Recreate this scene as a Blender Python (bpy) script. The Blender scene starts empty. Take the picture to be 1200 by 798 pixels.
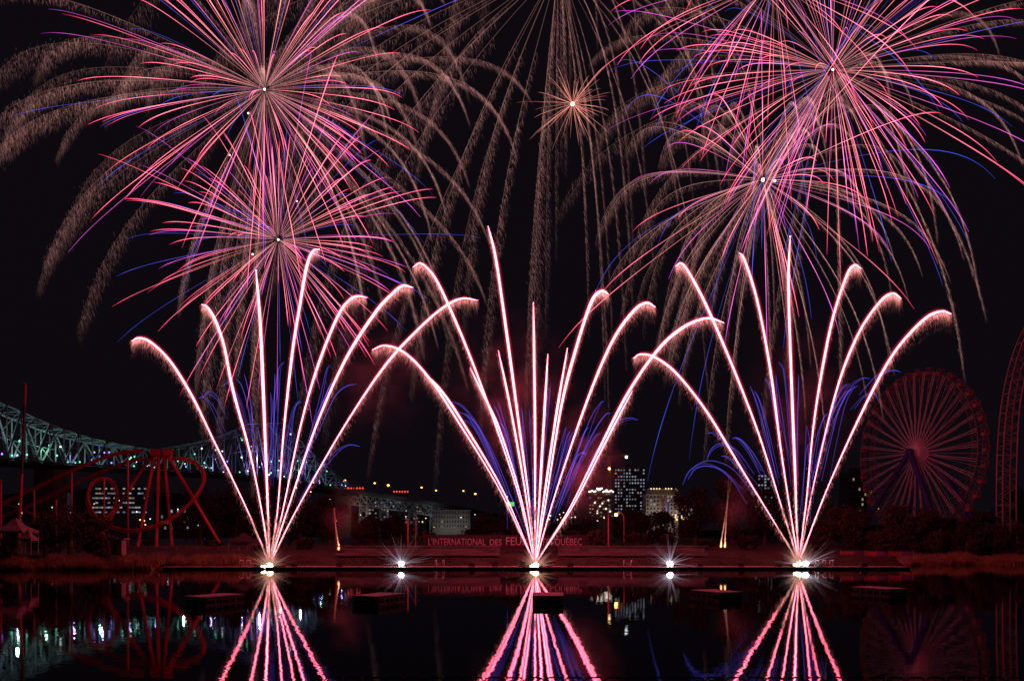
import bpy, math, random
import numpy as np
from mathutils import Vector, Matrix

random.seed(7)
RNG = np.random.default_rng(7)
S = bpy.context.scene
COL = S.collection

# ------------------------------------------------------------------ camera, sky, exposure
EYE, HOR, F = 6.15, 626.0, 1000.0           # eye height over the water (m), horizon row, focal length in photo pixels
cam_data = bpy.data.cameras.new("camera")
cam_data.sensor_width = 36.0
cam_data.lens = 36.0 * F / 1200.0
cam_data.shift_y = (HOR - 399.0) / 1200.0
cam_data.clip_start = 0.5
cam_data.clip_end = 20000.0
cam = bpy.data.objects.new("camera", cam_data)
COL.objects.link(cam)
cam.location = (0, 0, EYE)
cam.rotation_euler = (math.radians(90), 0, 0)
S.camera = cam

world = bpy.data.worlds.new("World")
S.world = world
world.use_nodes = True
wn, wl = world.node_tree.nodes, world.node_tree.links
for n in list(wn):
    wn.remove(n)
wo = wn.new("ShaderNodeOutputWorld")
sky = wn.new("ShaderNodeTexSky")
sky.sky_type = 'NISHITA'
sky.sun_disc = False
sky.sun_elevation = math.radians(-4)
sky.sun_rotation = math.radians(200)
b1 = wn.new("ShaderNodeBackground"); b1.inputs[1].default_value = 0.004
b2 = wn.new("ShaderNodeBackground"); b2.inputs[0].default_value = (0.0036, 0.0026, 0.0046, 1); b2.inputs[1].default_value = 1.0
ad = wn.new("ShaderNodeAddShader")
wl.new(sky.outputs[0], b1.inputs[0]); wl.new(b1.outputs[0], ad.inputs[0]); wl.new(b2.outputs[0], ad.inputs[1])
wl.new(ad.outputs[0], wo.inputs[0])

S.view_settings.view_transform = 'Standard'
S.view_settings.look = 'None'
S.view_settings.exposure = 0.0
S.view_settings.gamma = 1.0
S.view_settings.use_curve_mapping = False
S.cycles.use_denoising = True
S.cycles.max_bounces = 5
S.cycles.diffuse_bounces = 2
S.cycles.glossy_bounces = 3
S.cycles.transmission_bounces = 2
S.cycles.volume_bounces = 0
S.cycles.caustics_reflective = False
S.cycles.caustics_refractive = False
S.cycles.sample_clamp_indirect = 120.0
S.cycles.transparent_max_bounces = 48


def P(px, py, Y):
    """the point of the place that stands Y metres ahead at this row and column of the photograph"""
    return Vector(((px - 600.0) / F * Y, Y, EYE - (py - HOR) / F * Y))


def catmull(pts, n):
    pts = np.array(pts, float)
    ext = np.vstack([2 * pts[0] - pts[1], pts, 2 * pts[-1] - pts[-2]])
    seg = len(pts) - 1
    out = []
    for t in np.linspace(0, seg, n):
        i = min(int(t), seg - 1); u = t - i
        a, b, c, d = ext[i], ext[i + 1], ext[i + 2], ext[i + 3]
        out.append(0.5 * (2 * b + (c - a) * u + (2 * a - 5 * b + 4 * c - d) * u * u + (3 * b - 3 * c + d - a) * u ** 3))
    return np.array(out)


# ------------------------------------------------------------------ mesh helpers
class MB:
    """collects shapes, then links them as ONE mesh object"""
    def __init__(self):
        self.v, self.f, self.c, self.n = [], [], [], 0

    def add(self, v, f, c=None):
        v = np.asarray(v, float).reshape(-1, 3)
        self.v.append(v)
        self.f.extend([tuple(int(i) + self.n for i in q) for q in f])
        if c is not None:
            c = np.asarray(c, float)
            self.c.append(np.tile(c, (len(v), 1)) if c.ndim == 1 else c)
        self.n += len(v)
        return self

    def box(self, c, s, rz=0.0, taper=1.0):
        x, y, z = [q / 2 for q in s]
        v = np.array([(-x, -y, -z), (x, -y, -z), (x, y, -z), (-x, y, -z), (-x * taper, -y * taper, z), (x * taper, -y * taper, z), (x * taper, y * taper, z), (-x * taper, y * taper, z)])
        if rz:
            k, q = math.cos(rz), math.sin(rz)
            v = v @ np.array([(k, q, 0), (-q, k, 0), (0, 0, 1)])
        return self.add(v + np.array(c), [(0, 3, 2, 1), (4, 5, 6, 7), (0, 1, 5, 4), (1, 2, 6, 5), (2, 3, 7, 6), (3, 0, 4, 7)])

    def tube(self, pts, r, sides=5, col=None, cap=True):
        p = np.array([tuple(q) for q in pts], float); n = len(p)
        r = np.full(n, r, float) if np.isscalar(r) else np.asarray(r, float)
        t = np.gradient(p, axis=0)
        t /= np.maximum(np.linalg.norm(t, axis=1, keepdims=True), 1e-9)
        up = np.array([0.05, 1, 0.02]) if abs(t[n // 2][1]) < 0.9 else np.array([0, 0.05, 1.0])
        a = np.cross(t, up); a /= np.maximum(np.linalg.norm(a, axis=1, keepdims=True), 1e-9)
        b = np.cross(t, a)
        an = np.arange(sides) * 2 * math.pi / sides + 0.3
        v = p[:, None, :] + r[:, None, None] * (np.cos(an)[None, :, None] * a[:, None, :] + np.sin(an)[None, :, None] * b[:, None, :])
        f = []
        for i in range(n - 1):
            for j in range(sides):
                k = (j + 1) % sides
                f.append((i * sides + j, i * sides + k, (i + 1) * sides + k, (i + 1) * sides + j))
        if cap:
            f.append(tuple(range(sides))); f.append(tuple((n - 1) * sides + j for j in range(sides))[::-1])
        c = None
        if col is not None:
            c = np.asarray(col, float)
            c = np.tile(c, (n, 1)) if c.ndim == 1 else c
            c = np.repeat(c, sides, axis=0)
        return self.add(v.reshape(-1, 3), f, c)

    def bar(self, a, b, r, sides=4):
        return self.tube([a, b], r, sides)

    def ball(self, c, r, seg=10, rings=6, sc=(1, 1, 1), jit=0.0):
        v = [(0, 0, 1)]
        for i in range(1, rings):
            th = math.pi * i / rings
            for j in range(seg):
                ph = 2 * math.pi * j / seg
                v.append((math.sin(th) * math.cos(ph), math.sin(th) * math.sin(ph), math.cos(th)))
        v.append((0, 0, -1)); v = np.array(v)
        if jit:
            v = v * (1 + jit * (RNG.random((len(v), 1)) - 0.5) * 2)
        v = v * np.array(sc) * r + np.array(c)
        f = [(0, 1 + j, 1 + (j + 1) % seg) for j in range(seg)]
        for i in range(rings - 2):
            for j in range(seg):
                k = (j + 1) % seg
                f.append((1 + i * seg + j, 1 + (i + 1) * seg + j, 1 + (i + 1) * seg + k, 1 + i * seg + k))
        l = len(v) - 1
        f += [(l, 1 + (rings - 2) * seg + (j + 1) % seg, 1 + (rings - 2) * seg + j) for j in range(seg)]
        return self.add(v, f)

    def sparks(self, p, d, w, col):
        """many thin three-sided slivers: p start, d vector, w half width, col colour (all arrays)"""
        n = len(p)
        dn = d / np.maximum(np.linalg.norm(d, axis=1, keepdims=True), 1e-9)
        a = np.cross(dn, np.array([0.1, 1.0, 0.15])); a /= np.maximum(np.linalg.norm(a, axis=1, keepdims=True), 1e-9)
        b = np.cross(dn, a); w = np.asarray(w).reshape(-1, 1)
        v = np.stack([p + a * w, p + (-0.5 * a + 0.87 * b) * w, p + (-0.5 * a - 0.87 * b) * w, p + d], axis=1).reshape(-1, 3)
        base = np.arange(n) * 4
        f = np.concatenate([np.stack([base, base + 1, base + 3], 1), np.stack([base + 1, base + 2, base + 3], 1), np.stack([base + 2, base, base + 3], 1)])
        return self.add(v, f.tolist(), np.repeat(col, 4, axis=0))

    def mesh(self, name, mat=None, smooth=False):
        me = bpy.data.meshes.new(name)
        if self.v:
            me.from_pydata(np.concatenate(self.v).tolist(), [], self.f)
        if self.c:
            at = me.attributes.new("glow", 'FLOAT_COLOR', 'POINT')
            cc = np.concatenate(self.c)
            cc = np.hstack([cc, np.ones((len(cc), 1))]).astype(np.float32)
            at.data.foreach_set("color", cc.ravel())
        if mat:
            me.materials.append(mat)
        if smooth:
            me.polygons.foreach_set("use_smooth", [True] * len(me.polygons))
        me.update()
        return me

    def build(self, name, mat, parent=None, smooth=False):
        me = self.mesh(name, mat, smooth)
        o = bpy.data.objects.new(name, me)
        COL.objects.link(o)
        if parent is not None:
            attach(o, parent)
        return o


def world_of(o):
    m = Matrix.Translation(o.location) @ o.rotation_euler.to_matrix().to_4x4()
    return world_of(o.parent) @ o.matrix_parent_inverse @ m if o.parent else m


def attach(o, parent):
    o.parent = parent
    o.matrix_parent_inverse = world_of(parent).inverted()


def tag(o, label=None, cat=None, group=None, kind=None):
    if label: o["label"] = label
    if cat: o["category"] = cat
    if group: o["group"] = group
    if kind: o["kind"] = kind
    return o


def thing(name, loc, label, cat, group=None):
    o = bpy.data.objects.new(name, None)
    o.empty_display_size = 0.5
    COL.objects.link(o)
    o.location = loc
    return tag(o, label, cat, group)


def put(mesh, name, parent, loc, rz=0.0):
    """another copy of a part, sharing its mesh"""
    o = bpy.data.objects.new(name, mesh)
    COL.objects.link(o)
    o.location = loc; o.rotation_euler = (0, 0, rz)
    attach(o, parent)
    return o


# ------------------------------------------------------------------ materials
def mat(name, col, rough=0.7, vary=0.25, scale=1.0, metal=0.0, stretch=None):
    m = bpy.data.materials.new(name); m.use_nodes = True
    nt = m.node_tree; b = nt.nodes["Principled BSDF"]
    b.inputs["Roughness"].default_value = rough
    b.inputs["Metallic"].default_value = metal
    tc = nt.nodes.new("ShaderNodeTexCoord")
    nz = nt.nodes.new("ShaderNodeTexNoise"); nz.inputs["Scale"].default_value = scale; nz.inputs["Detail"].default_value = 5
    src = tc.outputs["Object"]
    if stretch:
        mp = nt.nodes.new("ShaderNodeMapping"); mp.inputs["Scale"].default_value = stretch
        nt.links.new(src, mp.inputs[0]); src = mp.outputs[0]
    nt.links.new(src, nz.inputs["Vector"])
    rp = nt.nodes.new("ShaderNodeValToRGB")
    rp.color_ramp.elements[0].position = 0.3; rp.color_ramp.elements[1].position = 0.7
    rp.color_ramp.elements[0].color = tuple(max(0, c * (1 - vary)) for c in col) + (1,)
    rp.color_ramp.elements[1].color = tuple(min(1, c * (1 + vary)) for c in col) + (1,)
    nt.links.new(nz.outputs["Fac"], rp.inputs[0]); nt.links.new(rp.outputs[0], b.inputs["Base Color"])
    return m


def leaf_mat(name, col):
    m = mat(name, col, 0.75, 0.45, 0.6)
    return m


def glow(name, col, strength, lights=False):
    m = bpy.data.materials.new(name); m.use_nodes = True
    nt = m.node_tree; nt.nodes.clear()
    o = nt.nodes.new("ShaderNodeOutputMaterial"); e = nt.nodes.new("ShaderNodeEmission")
    e.inputs[0].default_value = tuple(col) + (1,); e.inputs[1].default_value = strength
    nt.links.new(e.outputs[0], o.inputs[0])
    m.cycles.emission_sampling = 'FRONT' if lights else 'NONE'
    return m


def glow_attr(name, strength=1.0):
    m = glow(name, (1, 1, 1), strength)
    a = m.node_tree.nodes.new("ShaderNodeAttribute"); a.attribute_name = "glow"
    m.node_tree.links.new(a.outputs["Color"], m.node_tree.nodes["Emission"].inputs[0])
    return m


M = dict(
    soil=mat("soil", (0.045, 0.040, 0.026), 0.95, 0.6, 0.5),
    concrete=mat("concrete", (0.11, 0.098, 0.095), 0.9, 0.5, 0.6, stretch=(0.5, 1, 2.2)),
    dock=mat("dock boards", (0.42, 0.38, 0.35), 0.8, 0.35, 1.0, stretch=(3, 0.5, 1)),
    black=mat("black metal", (0.02, 0.02, 0.022), 0.5, 0.3, 2),
    steel=mat("grey steel", (0.30, 0.31, 0.31), 0.55, 0.25, 0.2),
    bridge=mat("bridge steel", (0.22, 0.27, 0.25), 0.65, 0.35, 0.12),
    stone=mat("pier stone", (0.26, 0.24, 0.22), 0.9, 0.3, 0.3),
    red=mat("red coaster paint", (0.30, 0.034, 0.018), 0.5, 0.2, 0.3),
    pole=mat("faded red paint", (0.45, 0.09, 0.08), 0.5, 0.2, 0.5),
    wheelwhite=mat("wheel white paint", (0.8, 0.74, 0.74), 0.45, 0.1, 0.5),
    white=mat("white paint", (0.62, 0.6, 0.58), 0.5, 0.12, 0.5),
    lattice=mat("pale lattice paint", (0.42, 0.36, 0.36), 0.5, 0.2, 0.3),
    blue=mat("dark blue paint", (0.04, 0.035, 0.28), 0.5, 0.2, 0.5),
    cabin=mat("gondola paint", (0.45, 0.14, 0.14), 0.5, 0.3, 0.5),
    canvas=mat("pale canvas", (0.30, 0.27, 0.26), 0.8, 0.2, 0.8),
    board=mat("dark sign board", (0.010, 0.009, 0.011), 0.7, 0.2, 1),
    letter=mat("pale letters", (0.40, 0.36, 0.37), 0.6, 0.1, 1),
    banner=mat("purple banner", (0.16, 0.06, 0.22), 0.7, 0.6, 0.8),
    tower=mat("dark tower facade", (0.09, 0.085, 0.085), 0.7, 0.2, 0.1),
    pale=mat("pale facade", (0.42, 0.39, 0.37), 0.8, 0.15, 0.1),
    brick=mat("brick facade", (0.17, 0.11, 0.09), 0.85, 0.25, 0.15),
    glass=mat("dark window glass", (0.02, 0.022, 0.028), 0.15, 0.2, 1),
    hill=mat("wooded hill", (0.03, 0.035, 0.025), 0.95, 0.5, 0.01),
    bark=mat("bark", (0.10, 0.075, 0.055), 0.9, 0.4, 2, stretch=(3, 3, 0.5)),
    leaf=leaf_mat("tree leaves", (0.050, 0.055, 0.024)),
    leaf2=leaf_mat("shrub leaves", (0.055, 0.056, 0.025)),
    leaf3=leaf_mat("dark leaves", (0.024, 0.030, 0.016)),
    reed=mat("reed blades", (0.26, 0.21, 0.10), 0.8, 0.5, 0.5),
    grass=mat("dry grass", (0.050, 0.045, 0.024), 0.9, 0.6, 0.3),
    rim=mat("rim paint", (0.20, 0.20, 0.17), 0.5, 0.2, 0.3),
    float=mat("float deck", (0.75, 0.68, 0.66), 0.75, 0.3, 1.2, stretch=(4, 0.6, 1)),
    floatside=mat("float side", (0.07, 0.06, 0.06), 0.7, 0.3, 1.5),
)
# things that give off light
M["comet"] = glow("comet fire", (1.0, 0.066, 0.118), 34.0, True)
M["flash"] = glow("mortar flash", (1.0, 0.62, 0.40), 14.0, True)
M["strobe"] = glow("white strobe fire", (0.92, 0.90, 1.0), 30.0, True)
M["trail"] = glow_attr("star fire")
M["spark"] = glow_attr("airborne sparks", 0.5)
_nt = M["spark"].node_tree
_a, _t = _nt.nodes.new("ShaderNodeAddShader"), _nt.nodes.new("ShaderNodeBsdfTransparent")
_nt.links.new(_nt.nodes["Emission"].outputs[0], _a.inputs[0]); _nt.links.new(_t.outputs[0], _a.inputs[1]); _nt.links.new(_a.outputs[0], _nt.nodes["Material Output"].inputs[0])


def halo_volume(name, col, strength):  # emissive volume added to imitate the soft glow halo around a comet
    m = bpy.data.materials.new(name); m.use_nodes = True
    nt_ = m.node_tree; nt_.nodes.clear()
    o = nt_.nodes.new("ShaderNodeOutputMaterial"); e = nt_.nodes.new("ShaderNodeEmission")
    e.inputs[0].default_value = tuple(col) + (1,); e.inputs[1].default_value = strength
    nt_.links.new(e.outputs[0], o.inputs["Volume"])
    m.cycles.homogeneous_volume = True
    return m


M["halo_in"] = halo_volume("inner comet halo", (1.0, 0.24, 0.28), 1.0)
M["halo_out"] = halo_volume("outer comet halo", (1.0, 0.03, 0.09), 0.12)
M["bulb_orange"] = glow("orange street lamp", (1.0, 0.36, 0.07), 7.0)
M["bulb_big"] = glow("near orange street lamp", (1.0, 0.42, 0.1), 14.0)
M["bulb_white"] = glow("white lamp", (0.80, 0.92, 1.0), 3.6)
M["bulb_warm"] = glow("warm lamp", (1.0, 0.66, 0.38), 1.6)
M["bulb_red"] = glow("red sign lamp", (1.0, 0.05, 0.02), 2.5)
M["bulb_green"] = glow("green flood lamp", (0.15, 0.95, 0.52), 2.4)
M["bulb_violet"] = glow("violet flood lamp", (0.33, 0.22, 1.0), 2.8)
M["sign_green"] = glow("green road sign face", (0.10, 0.75, 0.12), 1.0)
M["win_cool"] = glow("cool lit window", (0.72, 0.80, 1.0), 0.36)
M["win_dim"] = glow("dim lit window", (0.72, 0.75, 1.0), 0.16)
M["win_warm"] = glow("warm lit window", (1.0, 0.68, 0.42), 0.28)
M["win_hot"] = glow("bright work light", (1.0, 0.86, 0.72), 2.4)
M["flame"] = glow("orange flame", (1.0, 0.42, 0.18), 3.0, True)


# ------------------------------------------------------------------ ground, water, hills
def shore(x):
    """distance of the far waterline"""
    if x < -62: return 147.5 + 0.6 * math.sin(x * 0.4)
    if x < 70: return 153.6
    return 153.6 + min(20.0, (x - 70) * 1.6) + 0.8 * math.sin(x * 0.35)


def ground_z(x, y):
    d = y - shore(x)
    if d < 0: z = -1.6 * min(1, -d / 4) - 0.05
    elif d < 3: z = d / 3 * 0.75 - 0.05
    elif d < 13: z = 0.7 + (d - 3) / 10 * 1.4
    else: z = 2.1 + min(1.5, (d - 13) * 0.05)
    return z + (0.10 * math.sin(x * 0.9 + y * 0.4) * math.sin(y * 0.7 - x * 0.2) if d > 1 else 0)


xs = np.concatenate([[-6000, -3000, -1500, -700, -400], np.arange(-260, 261, 4.0), [400, 700, 1500, 3000, 6000]])
ys = np.concatenate([[60, 100, 130, 140], np.arange(144, 200, 1.5), [205, 215, 230, 260, 320, 450, 700, 1200, 2500, 6000, 12000]])
gb = MB()
gv = [(x, y, ground_z(x, y)) for y in ys for x in xs]
nx = len(xs)
gb.add(gv, [(j * nx + i, j * nx + i + 1, (j + 1) * nx + i + 1, (j + 1) * nx + i) for j in range(len(ys) - 1) for i in range(nx - 1)])
tag(gb.build("ground", M["soil"], smooth=True), kind="structure")

# the bank on this side, below the frame
nb = MB(); nb.add([(-80, -40, 2.0), (80, -40, 2.0), (80, 22, 2.0), (-80, 22, 2.0), (80, 25, -1.5), (-80, 25, -1.5)], [(0, 1, 2, 3), (3, 2, 4, 5)])
tag(nb.build("near_bank_ground", M["soil"]), kind="structure")

wm = bpy.data.materials.new("lake water"); wm.use_nodes = True
nt = wm.node_tree; wb = nt.nodes["Principled BSDF"]
wb.inputs["Base Color"].default_value = (0.003, 0.004, 0.006, 1)
wb.inputs["Roughness"].default_value = 0.012
wb.inputs["IOR"].default_value = 1.333
tc = nt.nodes.new("ShaderNodeTexCoord")


def ripple(scale, stretch, amp):
    mp = nt.nodes.new("ShaderNodeMapping"); mp.inputs["Scale"].default_value = stretch
    nz = nt.nodes.new("ShaderNodeTexNoise"); nz.inputs["Scale"].default_value = scale; nz.inputs["Detail"].default_value = 2.5
    nt.links.new(tc.outputs["Object"], mp.inputs[0]); nt.links.new(mp.outputs[0], nz.inputs["Vector"])
    s = nt.nodes.new("ShaderNodeVectorMath"); s.operation = 'SUBTRACT'; s.inputs[1].default_value = (0.5, 0.5, 0.5)
    nt.links.new(nz.outputs["Color"], s.inputs[0])
    k = nt.nodes.new("ShaderNodeVectorMath"); k.operation = 'MULTIPLY'; k.inputs[1].default_value = amp
    nt.links.new(s.outputs[0], k.inputs[0])
    return k


r1 = ripple(5.0, (0.22, 1.2, 1), (0.030, 0.017, 0))
r2 = ripple(0.30, (0.5, 1.5, 1), (0.002, 0.003, 0))
sm = nt.nodes.new("ShaderNodeVectorMath"); sm.operation = 'ADD'
nt.links.new(r1.outputs[0], sm.inputs[0]); nt.links.new(r2.outputs[0], sm.inputs[1])
s2 = nt.nodes.new("ShaderNodeVectorMath"); s2.operation = 'ADD'; s2.inputs[1].default_value = (0, 0, 1)
nt.links.new(sm.outputs[0], s2.inputs[0])
nn = nt.nodes.new("ShaderNodeVectorMath"); nn.operation = 'NORMALIZE'
nt.links.new(s2.outputs[0], nn.inputs[0]); nt.links.new(nn.outputs[0], wb.inputs["Normal"])
w = MB(); w.add([(-700, 23, 0), (700, 23, 0), (700, 185, 0), (-700, 185, 0)], [(0, 1, 2, 3)])
tag(w.build("lake_water", wm), kind="structure")

hb = MB()
hx = np.linspace(-3200, 2600, 60)
prof = [150 * math.exp(-((x + 1500) / 900) ** 2) + 30 + 10 * math.sin(x * 0.006) for x in hx]
rows = [(2600, 0.0), (2900, 0.75), (3300, 1.0), (3900, 0.0)]
hb.add([(x, y, 2 + k * p) for y, k in rows for x, p in zip(hx, prof)], [(j * 60 + i, j * 60 + i + 1, (j + 1) * 60 + i + 1, (j + 1) * 60 + i) for j in range(3) for i in range(59)])
tag(hb.build("hills", M["hill"], smooth=True), kind="structure")


# ------------------------------------------------------------------ far bank: walls, dock, sign
def wall_block(px0, px1, Y, ztop, zbot, label):
    x0, x1 = (px0 - 600) / F * Y, (px1 - 600) / F * Y
    r = thing("retaining_wall", ((x0 + x1) / 2, Y, zbot), label, "wall")
    n = max(1, int((x1 - x0) / 5)); b = MB()
    for i in range(n):
        a, e = x0 + (x1 - x0) * i / n + 0.03, x0 + (x1 - x0) * (i + 1) / n - 0.03
        b.box(((a + e) / 2, Y + 0.4, (ztop + zbot) / 2 - 0.2), (e - a, 0.8, ztop - zbot + 0.4))
    b.build("wall_face", M["concrete"], r)
    MB().box(((x0 + x1) / 2, Y + 0.35, ztop + 0.10), (x1 - x0 + 0.2, 1.1, 0.2)).build("coping", M["concrete"], r)
    MB().box(((x0 + x1) / 2, Y - 1.6, zbot + 0.28), (x1 - x0, 2.0, 0.5)).build("bench_step", M["concrete"], r)
    return r


wall_block(396, 586, 166, 3.75, 2.05, "long low concrete retaining wall under the white letters on the far bank")
wall_block(654, 826, 166, 3.75, 2.05, "low concrete retaining wall in front of the lit tower and orange lamp")

dk = thing("floating_dock", (0, 151, 0), "long low floating dock carrying the firework mortars across the lake", "dock")
b = MB()
for i in range(22):
    x0 = -61.6 + i * 6.0
    b.box((x0 + 2.96, 152.4, 0.34), (5.92, 4.2, 0.16))
b.build("deck", M["dock"], dk)
b = MB()
for i in range(22):
    x0 = -61.6 + i * 6.0
    b.box((x0 + 2.96, 151.6, 0.10), (5.7, 2.3, 0.31))
b.build("pontoon", M["black"], dk)
MB().box((4.4, 150.27, 0.36), (132.0, 0.06, 0.10)).build("edge_rail", M["dock"], dk)


def handrail(px, label, n=2):
    x = (px - 600) / F * 151
    r = thing("dock_ladder_rail", (x, 151, 0.42), label, "handrail", "ladder rails on the dock")
    for i in range(n):
        xx = x + i * 1.3
        MB().tube([(xx, 150.6, 0.42), (xx, 150.6, 1.35), (xx + 0.15, 151.0, 1.6), (xx + 0.15, 152.4, 1.5), (xx + 0.15, 152.6, 0.42)], 0.07, 5).build("hoop", M["white"], r)
    MB().bar((x, 150.6, 0.95), (x + 1.3 * (n - 1), 150.6, 0.95), 0.05).build("crossbar", M["white"], r)


handrail(281, "metal ladder rail on the dock next to the firework fan by the bridge")
handrail(510, "metal ladder rail on the dock between a white flare and the middle firework fan")
handrail(731, "metal ladder rail on the dock beside the white flare below the tower")
handrail(958, "metal ladder rail on the dock next to the firework fan by the ferris wheel", 3)

# path along the right bank and its banner fence
bf = thing("banner_fence", (66, 166, 1.6), "low fence with purple and red banners on the bank below the ferris wheel trees", "fence")
for i in range(7):
    x = (985 + i * 14.2 - 600) / F * 168
    MB().box((x, 168, 2.25), (0.12, 0.12, 1.5)).build("post", M["steel"], bf)
    if i < 6:
        MB().box((x + 1.2, 168.02, 2.35), (2.2, 0.05, 0.95)).build("banner", M["banner"] if i % 2 else M["pole"], bf)


def text_mesh(body, size, depth, m):
    cu = bpy.data.curves.new("text", 'FONT'); cu.body = body; cu.size = size; cu.extrude = depth
    cu.align_x = 'LEFT'; cu.resolution_u = 3; cu.offset = 0
    o = bpy.data.objects.new("text", cu); COL.objects.link(o)
    dg = bpy.context.evaluated_depsgraph_get(); dg.update()
    me = bpy.data.meshes.new_from_object(o.evaluated_get(dg))
    bpy.data.objects.remove(o); bpy.data.curves.remove(cu)
    me.materials.clear(); me.materials.append(m)
    return me


sg = thing("event_sign", (0, 172, 2.2), "long dark sign with white letters L'INTERNATIONAL DES FEUX LOTO-QUÉBEC", "sign")
YS = 172
c0, c1 = P(496, 643, YS), P(690, 626.5, YS)
MB().box(((c0.x + c1.x) / 2, YS + 0.15, (c0.z + c1.z) / 2), (c1.x - c0.x, 0.2, c1.z - c0.z)).build("board", M["board"], sg)
for q in np.linspace(c0.x + 1, c1.x - 1, 7):
    MB().box((q, YS + 0.35, 2.4), (0.2, 0.2, 2.6)).build("support", M["black"], sg)
for body, a, e, yb, hh in (("L'INTERNATIONAL", 502, 569, 638.5, 8.0), ("DES", 574, 588, 638.5, 7.0), ("FEUX", 593, 620, 638.5, 9.5), ("LOTO-", 624, 649, 638.5, 8.0), ("QUÉBEC", 650, 682, 638.5, 8.0)):
    hm = hh / F * YS
    me = text_mesh(body, hm / 0.70, 0.06, M["letter"])
    co = np.array([v.co[:] for v in me.vertices]); wdt = co[:, 0].max() - co[:, 0].min()
    want = (e - a) / F * YS
    for v in me.vertices: v.co.x = (v.co.x - co[:, 0].min()) * want / wdt
    o = bpy.data.objects.new("lettering", me); COL.objects.link(o)
    p = P(a, yb, YS)
    o.location = (p.x, YS - 0.03, p.z); o.rotation_euler = (math.radians(90), 0, 0)
    attach(o, sg)


# ------------------------------------------------------------------ trees, shrubs, reeds
def leaves(b, centres, radii, n, size, rng):
    k = len(centres)
    w8 = np.array([r[0] * r[1] * r[2] for r in radii]) ** 0.7
    pick = rng.choice(k, n, p=w8 / w8.sum())
    d = rng.normal(size=(n, 3)); d /= np.linalg.norm(d, axis=1, keepdims=True)
    rr = rng.random((n, 1)) ** 0.45 * (0.86 + 0.3 * rng.random((n, 1)))
    c = np.array(centres)[pick] + d * rr * np.array(radii)[pick]
    u = rng.normal(size=(n, 3)); u /= np.linalg.norm(u, axis=1, keepdims=True)
    t = np.cross(u, rng.normal(size=(n, 3))); t /= np.linalg.norm(t, axis=1, keepdims=True)
    q = np.cross(u, t)
    s = size * (0.6 + 0.8 * rng.random((n, 1)))
    v = np.stack([c - t * s, c + q * s * 0.55 + u * s * 0.15, c + t * s, c - q * s * 0.55 + u * s * 0.15], 1).reshape(-1, 3)
    base = np.arange(n) * 4
    b.add(v, np.stack([base, base + 1, base + 2, base + 3], 1).tolist())


def tree(px, top, hw, Y, label, name="tree", seed=0, m="leaf", base=None, n=1500, cat="tree", group="trees and shrubs on the far bank", size=None, tall=False):
    rng = np.random.default_rng(1000 + seed)
    x = (px - 600) / F * Y
    z0 = ground_z(x, Y) if base is None else base
    zt = EYE - (top - HOR) / F * Y
    H = max(1.2, zt - z0); W = hw / F * Y
    r = thing(name, (x, Y, z0), label, cat, group)
    tr = MB()
    lean = rng.normal() * 0.03 * H
    hub = np.array((x + lean, Y, z0 + H * (0.45 if tall else 0.35)))
    tr.tube([(x, Y, z0 - 0.3), (x + lean * 0.4, Y, z0 + H * 0.2), tuple(hub), (x + lean * 1.4, Y, z0 + H * 0.75)], [0.035 * H, 0.026 * H, 0.02 * H, 0.006 * H], 6)
    cs, rs = [], []
    nc = int(10 + 5 * min(2, H / 8))
    for i in range(nc):
        f = (i + 0.5) / nc
        zz = z0 + H * (0.16 + 0.74 * f)
        prof_ = math.sin(math.pi * (0.18 + 0.72 * f)) ** 0.7
        a = rng.random() * 6.28
        rad = W * prof_ * (0.25 + 0.65 * rng.random())
        c = np.array((x + lean + math.cos(a) * rad, Y + math.sin(a) * rad * 0.9, zz))
        cs.append(c); q = (0.26 + 0.2 * rng.random()) * min(W, H * 0.6)
        rs.append((q * 1.15, q * 1.1, q * 0.8))
        tr.tube([tuple(hub - np.array((0, 0, H * 0.1 * rng.random()))), tuple((hub + c) / 2 + np.array((0, 0, 0.04 * H))), tuple(c)], [0.012 * H, 0.008 * H, 0.003 * H], 4)
    cs.append(np.array((x + lean, Y, zt - 0.1 * H))); rs.append((W * 0.3, W * 0.3, H * 0.1))
    tr.build("trunk" if name == "tree" else "stem", M["bark"], r)
    cb = MB()
    leaves(cb, cs, rs, n, size or 0.0023 * Y * 0.75, rng)
    cb.build("crown" if name == "tree" else "foliage", M[m], r)
    return r


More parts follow.
